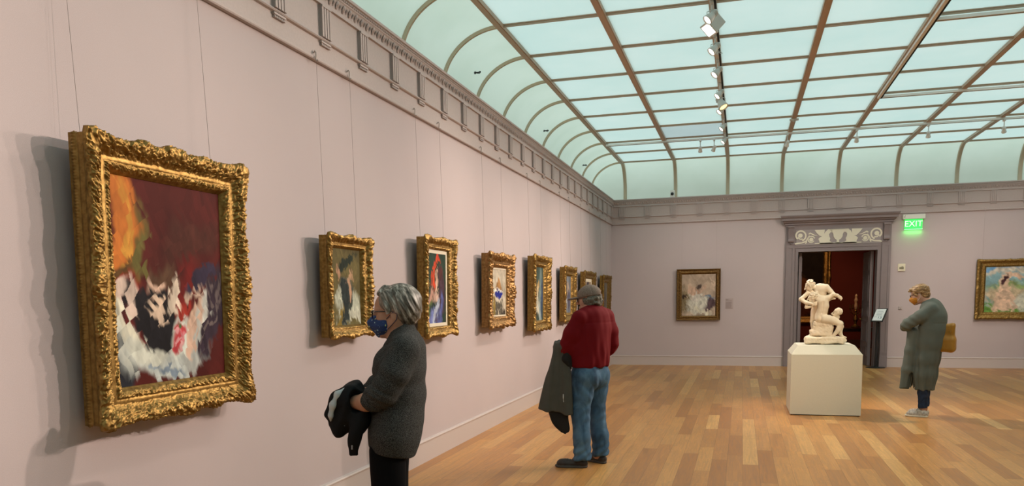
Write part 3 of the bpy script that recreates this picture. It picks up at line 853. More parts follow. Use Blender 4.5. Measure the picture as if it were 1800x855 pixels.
def build_frame(name, W_, H_, ix0, ix1, iz0, iz1, d, gm, seed, parent, step=0.006, bump=1.0, lip=0.0, centre=0.02, corner=0.02, plain=False, side_beads=False, flatness=0.45):
    """frame in its own plane: x 0..W_, z 0..H_, front towards +y (y = 0 wall side).  Opening ix0..ix1, iz0..iz1"""
    wl, wr, wb_, wt = ix0, W_ - ix1, iz0, H_ - iz1
    # profile (t inset 0..1, height, ornament weight)
    P = [(0.0, 0.0, 0, 0), (0.0, 0.30, 0, 0), (0.02, 0.36, 0.0, 0), (0.005, 0.42, 0.1, 0), (0.005, 0.62, 0.1, 0), (-0.015, 0.70, .3, 0), (-0.03, 0.80, .7, 1), (-0.01, 0.92, 1, 1), (0.06, 1.0, 1, 1), (0.14, 1.02, 1, 1), (0.24, 0.98, 1, 1),
         (0.34, 0.86, 1, 1), (0.42, 0.76, .8, 0), (0.50, 0.70, .4, 0), (0.54, 0.69, 0, 0), (0.60, 0.70, 0, 0), (0.66, 0.69, 0.1, 0), (0.69, 0.66, .2, 0), (0.73, 0.70, .7, 0), (0.80, 0.68, .8, 0), (0.88, 0.60, .6, 0), (0.93, 0.52, .1, 0), (0.97, 0.45, 0, 0), (1.0, 0.42, 0, 0), (1.0, 0.30, 0, 0)]
    if plain:
        P = [(0, 0, 0, 0), (0, 0.6, 0, 0), (0.03, 0.85, 0, 0), (0.10, 0.95, .2, 0), (0.16, 0.90, .2, 0), (0.22, 0.70, 0, 0), (0.30, 0.62, .6, 0), (0.45, 0.60, .9, 0), (0.58, 0.66, .8, 0), (0.68, 0.74, .2, 0), (0.76, 0.72, 0, 0), (0.84, 0.62, .4, 0), (0.92, 0.52, 0, 0), (1.0, 0.44, 0, 0), (1.0, 0.30, 0, 0)]
    # resample profile
    T = []
    wmean = (wl + wr + wb_ + wt) / 4
    for a, b in zip(P[:-1], P[1:]):
        l = math.hypot((b[0] - a[0]) * wmean, (b[1] - a[1]) * d)
        n = max(1, int(round(l / step)))
        for i in range(n):
            t = i / n; T.append([a[j] + (b[j] - a[j]) * t for j in range(4)])
    T.append(list(P[-1])); T = np.array(T)
    arc_ = np.concatenate([[0], np.cumsum(np.hypot(np.diff(T[:, 0]) * wmean, np.diff(T[:, 1]) * d))])
    nt_ = len(T)
    nx = max(4, int(W_ / step)); nz = max(4, int(H_ / step))
    S_ = []
    for side, n in ((0, nx), (1, nz), (2, nx), (3, nz)):
        for i in range(n): S_.append((side, i / n))
    S_ = np.array(S_); side = S_[:, 0].astype(int); s = S_[:, 1]
    ns = len(S_)
    # outer corners / inner corners, anticlockwise from bottom left
    O = np.array([(0, 0), (W_, 0), (W_, H_), (0, H_)], float)
    I = np.array([(ix0, iz0), (ix1, iz0), (ix1, iz1), (ix0, iz1)], float)
    nxt = (side + 1) % 4
    out = O[side] * (1 - s[:, None]) + O[nxt] * s[:, None]
    inn = I[side] * (1 - s[:, None]) + I[nxt] * s[:, None]
    L = np.where((side % 2) == 0, W_, H_)
    u = s * L                              # metres along the side
    U = u + side * 3.7
    pos = out[:, None, :] * (1 - T[None, :, 0:1]) + inn[:, None, :] * T[None, :, 0:1]
    h = T[None, :, 1] * d * np.ones((ns, 1))
    w_ = T[None, :, 2]
    orn = carved(U[:, None] + 0 * arc_[None], arc_[None] + 0 * U[:, None], (0.030 if step < 0.005 else 0.036) if not plain else 0.03, seed)
    # cartouches: corners and middles swell outwards and forwards
    dc = np.minimum(u, L - u)
    cw = np.exp(-(dc / 0.10) ** 2)
    dm = np.abs(u - L / 2)
    mw = np.exp(-(dm / 0.09) ** 2) + 0.45 * np.exp(-((np.abs(u - L / 2) - 0.22) / 0.05) ** 2) * (L > 0.9)
    loc = (corner * cw + centre * mw)
    nout = np.array([(0, -1), (1, 0), (0, 1), (-1, 0)], float)[side]
    scal = (vnoise(U / 0.035, U * 0 + 2.3, seed) - 0.35) * 0.006 * bump + (vnoise(U / 0.09, U * 0 + 7.3, seed) - 0.5) * 0.014 * bump
    ow = T[None, :, 3] * np.clip(1 - T[None, :, 0] / 0.30, 0, 1)
    shift = (loc[:, None] * 1.0 + scal[:, None] + (orn - 0.4) * 0.009 * bump) * ow
    if plain: shift = shift * 0
    # keep the shifts from tearing at the mitres
    diag = np.exp(-(dc / 0.012) ** 2)
    pos = pos + nout[:, None, :] * (shift * (1 - diag[:, None]))[:, :, None]
    cdir = (O - O.mean(0)); cdir = np.sign(cdir)
    near = np.where((s < 0.5)[:, None], cdir[side], cdir[nxt])
    pos = pos + near[:, None, :] * (shift * diag[:, None])[:, :, None] * 0.6
    rel = (orn - flatness) * 0.020 * bump * w_ + (cw + mw)[:, None] * 0.010 * w_ * bump
    h = h + rel * (d / 0.10) ** 0.5
    if side_beads:
        bd = np.exp(-((T[:, 1] - 0.20) / 0.07) ** 2) * (T[:, 0] <= 0.0)
        pos = pos + nout[:, None, :] * ((0.5 + 0.5 * np.cos(U * 2 * PI / 0.014))[:, None] * bd[None, :] * 0.008)[:, :, None]
    v = np.stack([pos[:, :, 0], h, pos[:, :, 1]], 2).reshape(-1, 3)
    i = np.arange(ns)[:, None]; j = np.arange(nt_ - 1)[None, :]
    a = i * nt_ + j; b = ((i + 1) % ns) * nt_ + j
    f = np.stack([a, a + 1, b + 1, b], 2).reshape(-1, 4)
    o = mesh_obj(name, v, f, gm, parent, smooth=True)
    return o

def art_image(nx, nz, base, blobs, seed, stroke=26):
    """soft patches of paint: blobs = (cx, cz, rx, rz, colour, edge, angle)"""
    X, Z = np.meshgrid((np.arange(nx) + 0.5) / nx, (np.arange(nz) + 0.5) / nz, indexing='ij')
    # slanting brush dabs: coordinates snap towards jittered cells
    th = 0.6 + 0.9 * (vnoise(X * 3, Z * 3, seed + 31) - 0.5)
    a_ = (X * 0.83 + Z * 0.56) * stroke * 1.1 + 1.5 * vnoise(X * 9, Z * 9, seed + 41); b_ = (-X * 0.56 + Z * 0.83) * stroke * 0.5 + vnoise(X * 9, Z * 9, seed + 43)
    ja = np.floor(a_); jb = np.floor(b_)
    wx = (vnoise(ja * 0.73 + 0.31, jb * 1.17 + 0.2, seed + 61) - 0.5) * 0.10; wz = (vnoise(ja * 1.31 + 0.1, jb * 0.79 + 0.4, seed + 67) - 0.5) * 0.10
    dab = 0.78 + 0.44 * vnoise(ja * 0.91, jb * 1.07, seed + 71)
    wx = wx + (fbm(X * 2.6, Z * 2.6, seed, 2) - 0.5) * 0.42; wz = wz + (fbm(X * 2.6, Z * 2.6, seed + 50, 2) - 0.5) * 0.42
    wx += (fbm(X * stroke, Z * stroke * 0.6, seed + 5, 2) - 0.5) * 0.05; wz += (fbm(X * stroke, Z * stroke * 0.6, seed + 9, 2) - 0.5) * 0.05
    img = np.zeros((nx, nz, 3)); img[:] = base
    img *= (0.6 + 0.8 * fbm(X * 4, Z * 4, seed + 77, 3))[..., None]
    for bl in blobs:
        cx_, cz_, rx, rz, c, ed = bl[:6]; an = bl[6] if len(bl) > 6 else 0
        dx = X + wx - cx_; dz = Z + wz - cz_
        ca, sa = math.cos(an), math.sin(an)
        q = np.sqrt(((dx * ca + dz * sa) / rx) ** 2 + ((-dx * sa + dz * ca) / rz) ** 2)
        a = np.clip((1 - q) / ed + 0.5, 0, 1); a = a * a * (3 - 2 * a)
        cc = np.array(c)[None, None, :] * (0.65 + 0.7 * fbm(X * stroke * 0.8, Z * stroke * 0.5, seed + int(cx_ * 100), 3))[..., None]
        img = img * (1 - a[..., None]) + cc * a[..., None]
    return img * dab[..., None]

def build_canvas(name, x0, x1, z0, z1, y, img, parent):
    nx, nz = img.shape[:2]
    X, Z = np.meshgrid(np.linspace(x0, x1, nx), np.linspace(z0, z1, nz), indexing='ij')
    hh = y + 0.0012 * (img.mean(2) ** 0.5)
    v = np.stack([X, hh, Z], 2).reshape(-1, 3)
    i = np.arange(nx - 1)[:, None]; j = np.arange(nz - 1)[None, :]
    a = i * nz + j
    f = np.stack([a, a + 1, a + nz + 1, a + nz], 2).reshape(-1, 4)
    # stretcher edge so the canvas has thickness
    nv = len(v)
    back = np.array([(x0, y - 0.02, z0), (x1, y - 0.02, z0), (x1, y - 0.02, z1), (x0, y - 0.02, z1)])
    v = np.concatenate([v, back])
    c = [0, (nx - 1) * nz, (nx - 1) * nz + nz - 1, nz - 1]
    ex = np.array([(nv, nv + 3, nv + 2, nv + 1)] + [(c[k], c[(k + 1) % 4], nv + (k + 1) % 4, nv + k) for k in range(4)])
    f = np.concatenate([f, ex])
    m = bpy.data.materials.get('oil_paint')
    if not m:
        m = mat('oil_paint', (0.5, 0.5, 0.5), 0.6, spec=0.1, bump=(160, 0.3, 0.001))
        at = m.node_tree.nodes.new('ShaderNodeAttribute'); at.attribute_name = 'pigment'
        m.node_tree.links.new(at.outputs['Color'], m.node_tree.nodes['Principled BSDF'].inputs['Base Color'])
    o = mesh_obj(name, v, f, m, parent, smooth=True)
    at = o.data.color_attributes.new('pigment', 'FLOAT_COLOR', 'POINT')
    c4 = np.ones((len(o.data.vertices), 4), np.float32); c4[:nv, :3] = np.clip(img.reshape(-1, 3), 0, 1); c4[nv:, :3] = 0.3
    at.data.foreach_set('color', c4.ravel())
    return o

def painting(wall, a0, a1, z0, z1, inner, off, d, tilt, label, base, blobs, seed, gm=None, liner=0.0, step=0.006, res=150, wires=None, recess=0.40, **kw):
    """a0..a1 along the wall, z0..z1; inner = (a0,a1,z0,z1) of the opening"""
    W_, H_ = a1 - a0, z1 - z0
    e = empty('painting', (0, 0, 0), label, 'painting')
    # frame local: x along wall, y out, z up
    if wall == 'L':
        B = Matrix(((0, 1, 0, off), (1, 0, 0, a0), (0, 0, 1, z0), (0, 0, 0, 1)))
    else:
        B = Matrix(((1, 0, 0, a0), (0, -1, 0, D - off), (0, 0, 1, z0), (0, 0, 0, 1)))
    # proper rotation is needed: mirror handled in the mesh instead
    flip = (wall == 'L') or (wall == 'B')
    e.matrix_world = Matrix.Identity(4)
    ix0, ix1, iz0, iz1 = inner[0] - a0, inner[1] - a0, inner[2] - z0, inner[3] - z0
    objs = []
    fr = build_frame('frame', W_, H_, ix0, ix1, iz0, iz1, d, gm or GOLD, seed, None, step=step, **kw); objs.append(fr)
    q = 0.004
    lx0, lx1, lz0, lz1 = ix0, ix1, iz0, iz1
    if liner:
        mb = MB(); yy = d * recess
        for (a, b, c_, d_) in ((ix0 - q, ix0 + liner, iz0 - q, iz1 + q), (ix1 - liner, ix1 + q, iz0 - q, iz1 + q), (ix0 + liner, ix1 - liner, iz0 - q, iz0 + liner), (ix0 + liner, ix1 - liner, iz1 - liner, iz1 + q)):
            mb.box(a, b, yy - 0.02, yy + 0.006, c_, d_)
        objs.append(mb.build('liner', LINER))
        lx0 += liner; lx1 -= liner; lz0 += liner; lz1 -= liner
    asp = (lx1 - lx0) / (lz1 - lz0)
    nz = res; nx = max(20, int(res * asp))
    img = art_image(nx, nz, base, blobs, seed)
    objs.append(build_canvas('canvas', lx0 - q, lx1 + q, lz0 - q, lz1 + q, d * recess, img, None))
    bk = MB().box(0.01, W_ - 0.01, -0.004, 0.012, 0.01, H_ - 0.01)
    objs.append(bk.build('backing_board', mat('backing_board', (0.16, 0.10, 0.05), 0.8)))
    # bake into wall space with the forward tilt (top leans out)
    for o in objs:
        me = o.data; n = len(me.vertices)
        c = np.empty(n * 3, np.float32); me.vertices.foreach_get('co', c); c = c.reshape(-1, 3).astype(float)
        y = c[:, 1] * math.cos(tilt) + c[:, 2] * math.sin(tilt)
        z = c[:, 2] * math.cos(tilt) - c[:, 1] * math.sin(tilt)
        if wall == 'L': c2 = np.stack([off + y, c[:, 0], z], 1)
        else: c2 = np.stack([c[:, 0], -(off + y), z], 1)
        me.vertices.foreach_set('co', c2.astype(np.float32).ravel())
        if wall == 'L': me.flip_normals()
        else: pass
        me.update()
        o.parent = e
    fr.data.update()
    if wall == 'L': e.location = (0, a0, z0)
    else: e.location = (a0, D, z0)
    # two wires from hooks on the picture rail
    for wy in (wires or []):
        topz = 3.285
        h = z1 - z0
        zb_ = z1 - 0.02
        ob = off + math.sin(tilt) * h
        side_ = wires.index(wy)
        g = empty('hanging_wire', (0, wy, zb_) if wall == 'L' else (wy, D, zb_), ('%s wire and rail hook holding the ' % ('left' if side_ == 0 else 'right')) + kw_short[label], 'picture wire')
        if wall == 'L':
            P0, P1 = (0.044, 0, topz - zb_), (ob + 0.004, 0, 0)
        else:
            P0, P1 = (0, -0.044, topz - zb_), (0, -(ob + 0.004), 0)
        MB().tube([P0, P1], 0.0012, 5).build('wire', WIRE, g)
        hk = MB()
        pts = [(0.026, 3.305), (0.038, 3.318), (0.046, 3.305), (0.045, 3.28), (0.042, 3.262), (0.050, 3.248), (0.060, 3.255)]
        if wall == 'L': pp = [(x, 0, z - zb_) for x, z in pts]
        else: pp = [(0, -x, z - zb_) for x, z in pts]
        hk.tube(pp, 0.0055, 8)
        hk.build('rail_hook', HOOK, g)
    return e

kw_short = {}
def P_(short, **k):
    kw_short[k['label']] = short
    return painting(**k)

BK = (0.012, 0.011, 0.014); CR = (0.72, 0.66, 0.50); WH = (0.78, 0.78, 0.72)
P_('largest painting', wall='L', a0=2.885, a1=4.005, z0=1.01, z1=2.325, inner=(3.045, 3.85, 1.17, 2.17), off=0.045, d=0.125, tilt=0.02,
   label='largest painting, dark red, black and cream, in a wide carved gold frame',
   base=(0.075, 0.010, 0.008), seed=3, step=0.0042, res=300, wires=[2.95, 3.86], side_beads=True, bump=0.9, corner=0.028, centre=0.024,
   blobs=[(0.06, 0.80, 0.13, 0.55, (0.52, 0.16, 0.03), 0.5), (0.10, 0.70, 0.03, 0.34, (0.62, 0.30, 0.05), 0.8), (0.19, 0.68, 0.05, 0.28, (0.13, 0.11, 0.03), 0.8),
          (0.07, 0.50, 0.12, 0.10, (0.10, 0.05, 0.015), 0.6), (0.65, 0.80, 0.30, 0.12, (0.07, 0.018, 0.012), 0.9), (0.68, 0.56, 0.10, 0.12, (0.16, 0.012, 0.01), 1.2),
          (0.30, 0.36, 0.28, 0.16, (0.30, 0.025, 0.016), 0.5), (0.62, 0.38, 0.10, 0.10, (0.33, 0.03, 0.018), 0.5),
          (0.40, 0.63, 0.12, 0.09, (0.10, 0.05, 0.028), 0.8), (0.37, 0.56, 0.08, 0.06, (0.62, 0.42, 0.32), 0.7), (0.38, 0.40, 0.19, 0.16, BK, 0.3), (0.40, 0.26, 0.17, 0.10, BK, 0.4),
          (0.40, 0.455, 0.09, 0.055, (0.66, 0.50, 0.38), 0.5), (0.56, 0.50, 0.045, 0.11, (0.66, 0.55, 0.44), 0.5, 0.5), (0.18, 0.36, 0.05, 0.12, (0.60, 0.47, 0.40), 0.5),
          (0.17, 0.22, 0.055, 0.09, (0.66, 0.64, 0.52), 0.5, 0.2), (0.05, 0.16, 0.10, 0.20, (0.02, 0.022, 0.03), 0.4), (0.45, 0.08, 0.36, 0.10, (0.46, 0.50, 0.48), 0.5), (0.30, 0.13, 0.17, 0.08, (0.55, 0.57, 0.50), 0.6, 0.3),
          (0.50, 0.05, 0.10, 0.03, (0.20, 0.26, 0.33), 1.0), (0.34, 0.06, 0.08, 0.02, (0.28, 0.34, 0.40), 1.0, 0.4), (0.80, 0.12, 0.16, 0.13, (0.42, 0.44, 0.42), 0.5),
          (0.62, 0.25, 0.12, 0.14, (0.60, 0.64, 0.58), 0.35, 0.3), (0.59, 0.27, 0.075, 0.085, (0.46, 0.05, 0.06), 0.5), (0.57, 0.29, 0.03, 0.025, (0.72, 0.32, 0.34), 0.8), (0.63, 0.25, 0.025, 0.03, (0.70, 0.25, 0.28), 0.8), (0.60, 0.21, 0.03, 0.02, (0.68, 0.36, 0.36), 0.8), (0.60, 0.33, 0.02, 0.02, (0.08, 0.14, 0.05), 0.8),
          (0.77, 0.27, 0.06, 0.15, (0.56, 0.38, 0.29), 0.4, -0.2), (0.84, 0.32, 0.06, 0.10, (0.56, 0.56, 0.52), 0.5), (0.77, 0.47, 0.06, 0.05, (0.58, 0.42, 0.33), 0.5), (0.80, 0.53, 0.09, 0.07, (0.035, 0.025, 0.05), 0.5), (0.92, 0.30, 0.075, 0.27, (0.035, 0.022, 0.035), 0.5), (0.90, 0.28, 0.012, 0.2, (0.13, 0.10, 0.10), 0.8)])
P_('olive brown painting', wall='L', a0=5.045, a1=5.705, z0=1.31, z1=2.04, inner=(5.135, 5.59, 1.39, 1.955), off=0.045, d=0.09, tilt=0.015,
   label='olive brown painting with dark and white patches, gold frame, left of the grey-haired person',
   base=(0.13, 0.105, 0.04), seed=21, step=0.006, res=150, wires=[5.13, 5.62], centre=0.018, corner=0.02, bump=0.9,
   blobs=[(0.58, 0.80, 0.30, 0.07, (0.018, 0.028, 0.020), 0.5, 0.5), (0.30, 0.66, 0.10, 0.07, (0.46, 0.26, 0.16), 0.6, -0.5), (0.64, 0.62, 0.08, 0.05, (0.46, 0.28, 0.17), 0.6, 0.4), (0.50, 0.28, 0.42, 0.24, (0.50, 0.52, 0.42), 0.4), (0.42, 0.30, 0.20, 0.26, (0.025, 0.035, 0.035), 0.4),
          (0.62, 0.34, 0.10, 0.20, (0.05, 0.06, 0.05), 0.5, -0.3), (0.56, 0.42, 0.07, 0.13, (0.50, 0.30, 0.19), 0.5, -0.2), (0.75, 0.12, 0.22, 0.10, (0.55, 0.55, 0.45), 0.5), (0.24, 0.10, 0.06, 0.11, (0.26, 0.18, 0.04), 0.5)])
P_('green and blue painting with a red patch', wall='L', a0=6.80, a1=7.60, z0=1.23, z1=2.155, inner=(6.94, 7.45, 1.32, 2.045), off=0.045, d=0.10, tilt=0.015,
   label='deep green and blue painting with a red patch, gold frame behind the grey-haired person',
   base=(0.025, 0.05, 0.035), seed=33, step=0.0075, res=140, wires=[6.88, 7.48], liner=0.028, bump=1.0,
   blobs=[(0.42, 0.74, 0.30, 0.06, (0.62, 0.07, 0.025), 0.5, 0.7), (0.62, 0.82, 0.12, 0.05, (0.58, 0.06, 0.025), 0.5, -0.3), (0.42, 0.58, 0.16, 0.04, (0.62, 0.42, 0.32), 0.6, 0.5), (0.68, 0.38, 0.20, 0.30, (0.07, 0.035, 0.05), 0.5), (0.72, 0.60, 0.13, 0.10, (0.10, 0.03, 0.03), 0.6),
          (0.35, 0.42, 0.14, 0.07, (0.58, 0.40, 0.32), 0.6), (0.14, 0.45, 0.12, 0.09, (0.50, 0.28, 0.22), 0.8), (0.30, 0.14, 0.26, 0.14, (0.16, 0.19, 0.42), 0.7), (0.42, 0.20, 0.08, 0.18, (0.45, 0.50, 0.62), 0.8, -0.3), (0.70, 0.16, 0.10, 0.16, (0.10, 0.12, 0.32), 0.8), (0.12, 0.28, 0.08, 0.10, (0.10, 0.16, 0.05), 0.9)])
P_('pale painting with a deep blue patch', wall='L', a0=8.69, a1=9.71, z0=1.245, z1=2.105, inner=(8.93, 9.50, 1.37, 1.945), off=0.045, d=0.11, tilt=0.015,
   label='pale cream painting with a deep blue patch, in a heavy brownish gold frame',
   base=(0.50, 0.45, 0.36), seed=45, step=0.009, res=110, wires=[8.80, 9.55], gm=GOLD2, liner=0.012, bump=1.2,
   blobs=[(0.5, 0.05, 0.9, 0.13, (0.06, 0.05, 0.04), 0.5), (0.5, 0.15, 0.35, 0.05, (0.10, 0.09, 0.07), 0.5), (0.52, 0.52, 0.27, 0.14, (0.32, 0.17, 0.06), 0.5), (0.50, 0.62, 0.14, 0.10, (0.42, 0.22, 0.08), 0.6), (0.50, 0.36, 0.30, 0.10, (0.02, 0.03, 0.26), 0.3), (0.5, 0.44, 0.32, 0.025, (0.72, 0.74, 0.72), 0.6), (0.22, 0.48, 0.12, 0.03, (0.70, 0.68, 0.6), 0.6), (0.12, 0.2, 0.12, 0.12, (0.25, 0.18, 0.05), 0.6), (0.5, 0.24, 0.2, 0.03, (0.55, 0.5, 0.4), 0.6)])
P_('tall painting with a golden streak', wall='L', a0=10.73, a1=11.71, z0=1.125, z1=2.175, inner=(10.97, 11.45, 1.26, 2.03), off=0.045, d=0.11, tilt=0.015,
   label='tall blue-green painting with a light golden streak, in a carved gold frame',
   base=(0.05, 0.08, 0.07), seed=52, step=0.010, res=110, wires=[10.83, 11.56], bump=1.1,
   blobs=[(0.75, 0.5, 0.2, 0.5, (0.16, 0.22, 0.22), 0.8), (0.38, 0.72, 0.16, 0.12, (0.40, 0.28, 0.13), 0.5), (0.36, 0.55, 0.14, 0.16, (0.55, 0.42, 0.25), 0.5), (0.32, 0.28, 0.26, 0.22, (0.58, 0.55, 0.45), 0.6, 0.3), (0.65, 0.15, 0.2, 0.2, (0.30, 0.38, 0.40), 0.7), (0.9, 0.4, 0.1, 0.3, (0.04, 0.07, 0.14), 0.8), (0.15, 0.06, 0.1, 0.08, (0.02, 0.02, 0.02), 0.6)])
P_('grey-blue painting', wall='L', a0=12.77, a1=13.70, z0=1.195, z1=2.095, inner=(13.02, 13.45, 1.33, 1.95), off=0.045, d=0.10, tilt=0.015,
   label='upright grey-blue painting in a gold frame, just left of the red-shirted man',
   base=(0.16, 0.18, 0.21), seed=63, step=0.012, res=90, wires=[12.87, 13.6], bump=1.1,
   blobs=[(0.6, 0.4, 0.25, 0.3, (0.08, 0.08, 0.12), 0.7), (0.3, 0.3, 0.2, 0.25, (0.35, 0.36, 0.36), 0.7), (0.5, 0.7, 0.2, 0.1, (0.30, 0.24, 0.2), 0.7)])
P_('painting hidden behind the capped man', wall='L', a0=14.50, a1=15.70, z0=1.2, z1=2.07, inner=(14.75, 15.42, 1.36, 1.94), off=0.045, d=0.09, tilt=0.015,
   label='painting with a white liner in a gold frame, mostly hidden behind the capped man',
   base=(0.30, 0.22, 0.16), seed=71, step=0.014, res=70, wires=[14.62, 15.52], liner=0.05, bump=1.0,
   blobs=[(0.5, 0.8, 0.3, 0.15, (0.06, 0.05, 0.06), 0.7), (0.5, 0.4, 0.3, 0.3, (0.35, 0.3, 0.3), 0.8)])
P_('farthest painting on the left wall', wall='L', a0=16.60, a1=17.60, z0=1.15, z1=2.05, inner=(16.85, 17.35, 1.32, 1.90), off=0.045, d=0.09, tilt=0.015,
   label='farthest painting on the left wall, dim grey-brown, in a gold frame near the corner',
   base=(0.20, 0.17, 0.14), seed=85, step=0.014, res=60, wires=[16.72, 17.46], bump=1.0,
   blobs=[(0.5, 0.5, 0.3, 0.35, (0.12, 0.10, 0.10), 0.9)])
P_('dark-framed painting on the back wall', wall='B', a0=1.507, a1=2.483, z0=1.045, z1=2.205, inner=(1.625, 2.375, 1.145, 2.085), off=0.03, d=0.07, tilt=0.012,
   label='pinkish beige and white painting in a dark beaded frame left of the doorway',
   base=(0.44, 0.34, 0.26), seed=94, step=0.012, res=120, wires=[1.62, 2.38], gm=GOLDD, plain=True, bump=0.9,
   blobs=[(0.10, 0.30, 0.22, 0.32, (0.22, 0.17, 0.10), 0.8), (0.85, 0.22, 0.25, 0.13, (0.11, 0.07, 0.08), 0.5), (0.82, 0.36, 0.2, 0.04, (0.16, 0.21, 0.30), 0.6), (0.48, 0.22, 0.28, 0.26, (0.62, 0.60, 0.52), 0.5), (0.65, 0.08, 0.32, 0.08, (0.66, 0.62, 0.50), 0.5, -0.2),
          (0.48, 0.48, 0.18, 0.12, (0.60, 0.56, 0.50), 0.6), (0.34, 0.60, 0.07, 0.15, (0.56, 0.38, 0.28), 0.6), (0.66, 0.66, 0.16, 0.05, (0.52, 0.36, 0.27), 0.7, 0.4), (0.50, 0.75, 0.12, 0.07, (0.10, 0.07, 0.06), 0.6), (0.50, 0.64, 0.08, 0.06, (0.56, 0.36, 0.26), 0.6), (0.16, 0.42, 0.06, 0.05, (0.06, 0.04, 0.03), 0.6)])
P_('painting at the right edge', wall='B', a0=7.62, a1=9.25, z0=1.035, z1=2.25, inner=(7.79, 9.08, 1.175, 2.10), off=0.03, d=0.08, tilt=0.012,
   label='blue, green and sand-coloured painting in a gold frame at the right edge',
   base=(0.24, 0.40, 0.44), seed=99, step=0.012, res=110, wires=[7.72, 9.15], bump=0.7, centre=0.01, corner=0.01, gm=GOLD,
   blobs=[(0.5, 0.97, 0.9, 0.10, (0.16, 0.32, 0.52), 0.8), (0.5, 0.84, 0.8, 0.08, (0.56, 0.52, 0.44), 0.8), (0.6, 0.42, 0.6, 0.13, (0.26, 0.36, 0.14), 0.8), (0.5, 0.28, 0.7, 0.14, (0.52, 0.42, 0.28), 0.8), (0.2, 0.06, 0.36, 0.10, (0.14, 0.28, 0.06), 0.6),
          (0.30, 0.42, 0.14, 0.32, (0.70, 0.50, 0.36), 0.4), (0.34, 0.22, 0.20, 0.14, (0.70, 0.50, 0.36), 0.4), (0.44, 0.68, 0.16, 0.06, (0.68, 0.48, 0.35), 0.5), (0.28, 0.56, 0.06, 0.14, (0.06, 0.025, 0.03), 0.6, -0.5), (0.62, 0.14, 0.16, 0.14, (0.60, 0.60, 0.50), 0.6)])
# ------------------------------------------------------------------ labels and wall fittings
def card(wall, a0, a1, z0, z1, label, lines=0):
    t = 0.006
    e = empty('wall_label', (0, (a0 + a1) / 2, (z0 + z1) / 2) if wall == 'L' else ((a0 + a1) / 2, D, (z0 + z1) / 2), label, 'wall label')
    w_, h_ = (a1 - a0) / 2, (z1 - z0) / 2
    def bx(mb, p, q, d0, d1, r, s):
        if wall == 'L': mb.box(d0, d1, p, q, r, s)
        else: mb.box(p, q, -d1, -d0, r, s)
    m = MB(); bx(m, -w_, w_, 0.001, t, -h_, h_); m.build('card', LABEL, e)
    m = MB(); r_ = random.Random(int(a0 * 100))
    z = h_ - 0.022; i = 0
    while lines and z > -h_ + 0.015:
        head = i in (0, 1, 2)
        ln = (0.5, 0.3, 0.85)[i] if head else 0.75 + 0.2 * r_.random()
        th = 0.0022 if head else 0.0013
        x = -w_ + 0.012
        end = x + (2 * w_ - 0.024) * ln
        while x < end:                                  # words
            wl = 0.006 + 0.016 * r_.random()
            bx(m, x, min(x + wl, end), t, t + 0.0003, z - th, z + th); x += wl + 0.003
        z -= 0.011 if head else 0.0075
        if i == 2: z -= 0.022
        i += 1
    if lines: m.build('print', LABELTXT, e)
    return e
card('L', 4.10, 4.24, 1.268, 1.535, 'mauve text panel on the wall right of the largest painting', 1)
card('L', 5.80, 5.96, 1.29, 1.405, 'mauve text panel behind the blue mask of the grey-haired visitor', 1)
card('L', 7.70, 7.85, 1.30, 1.45, 'mauve text panel beside the green, blue and red painting', 1)
card('B', 2.59, 2.765, 1.285, 1.53, 'square mauve label on the back wall right of the dark-framed painting', 1)

# exit sign: white housing on the wall, edge-lit green plate
ex = empty('exit_sign', (6.39, D, 3.19), 'glowing green exit sign with white housing, right of the door crown', 'exit sign')
MB().bevbox(-0.215, 0.215, -0.10, 0.0, -0.055, 0.045, 0.008).build('housing', mat('exit_housing', (0.72, 0.74, 0.66), 0.5), ex)
EXG = mat('exit_green', (0.01, 0.35, 0.05), 0.3, emit=(0.0, 0.95, 0.10), es=1.0)
EXW = mat('exit_letters', (0.7, 1, 0.75), 0.4, emit=(0.45, 1.0, 0.5), es=1.1)
EXE = mat('exit_edge', (0.4, 1, 0.5), 0.3, emit=(0.25, 1.0, 0.35), es=1.6)
MB().box(-0.17, 0.17, -0.056, -0.046, -0.262, -0.05).build('plate', EXG, ex)
MB().box(-0.175, 0.175, -0.058, -0.044, -0.268, -0.258).build('lit_edge', EXE, ex)
def text_obj(s, size, m, parent, loc, rot, depth=0.001, name='lettering', align='CENTER'):
    c = bpy.data.curves.new('t', 'FONT'); c.body = s; c.size = size; c.extrude = depth; c.align_x = align; c.align_y = 'CENTER'
    t = bpy.data.objects.new('t', c); COL.objects.link(t)
    bpy.context.view_layer.update()
    dg = bpy.context.evaluated_depsgraph_get()
    me = bpy.data.meshes.new_from_object(t.evaluated_get(dg))
    bpy.data.objects.remove(t)
    me.materials.clear(); me.materials.append(m)
    o = bpy.data.objects.new(name, me); COL.objects.link(o); o.parent = parent; o.location = loc; o.rotation_euler = rot
    return o
text_obj('EXIT', 0.17, EXW, ex, (0, -0.0575, -0.155), (PI / 2, 0, 0))
MB().tube([(-0.178, -0.101, -0.02), (-0.178, -0.101, 0.0)], 0.006, 6).tube([(-0.178, -0.101, 0.0), (-0.17, -0.101, 0.025)], 0.003, 6).build('test_switch', BLACK, ex)
l = bpy.data.lights.new('exit_glow', 'AREA'); l.energy = 0.8; l.color = (0.1, 1, 0.15); l.shape = 'RECTANGLE'; l.size = 0.32; l.size_y = 0.03
o = bpy.data.objects.new('exit_glow', l); COL.objects.link(o); o.parent = ex; o.location = (0, -0.051, -0.272)

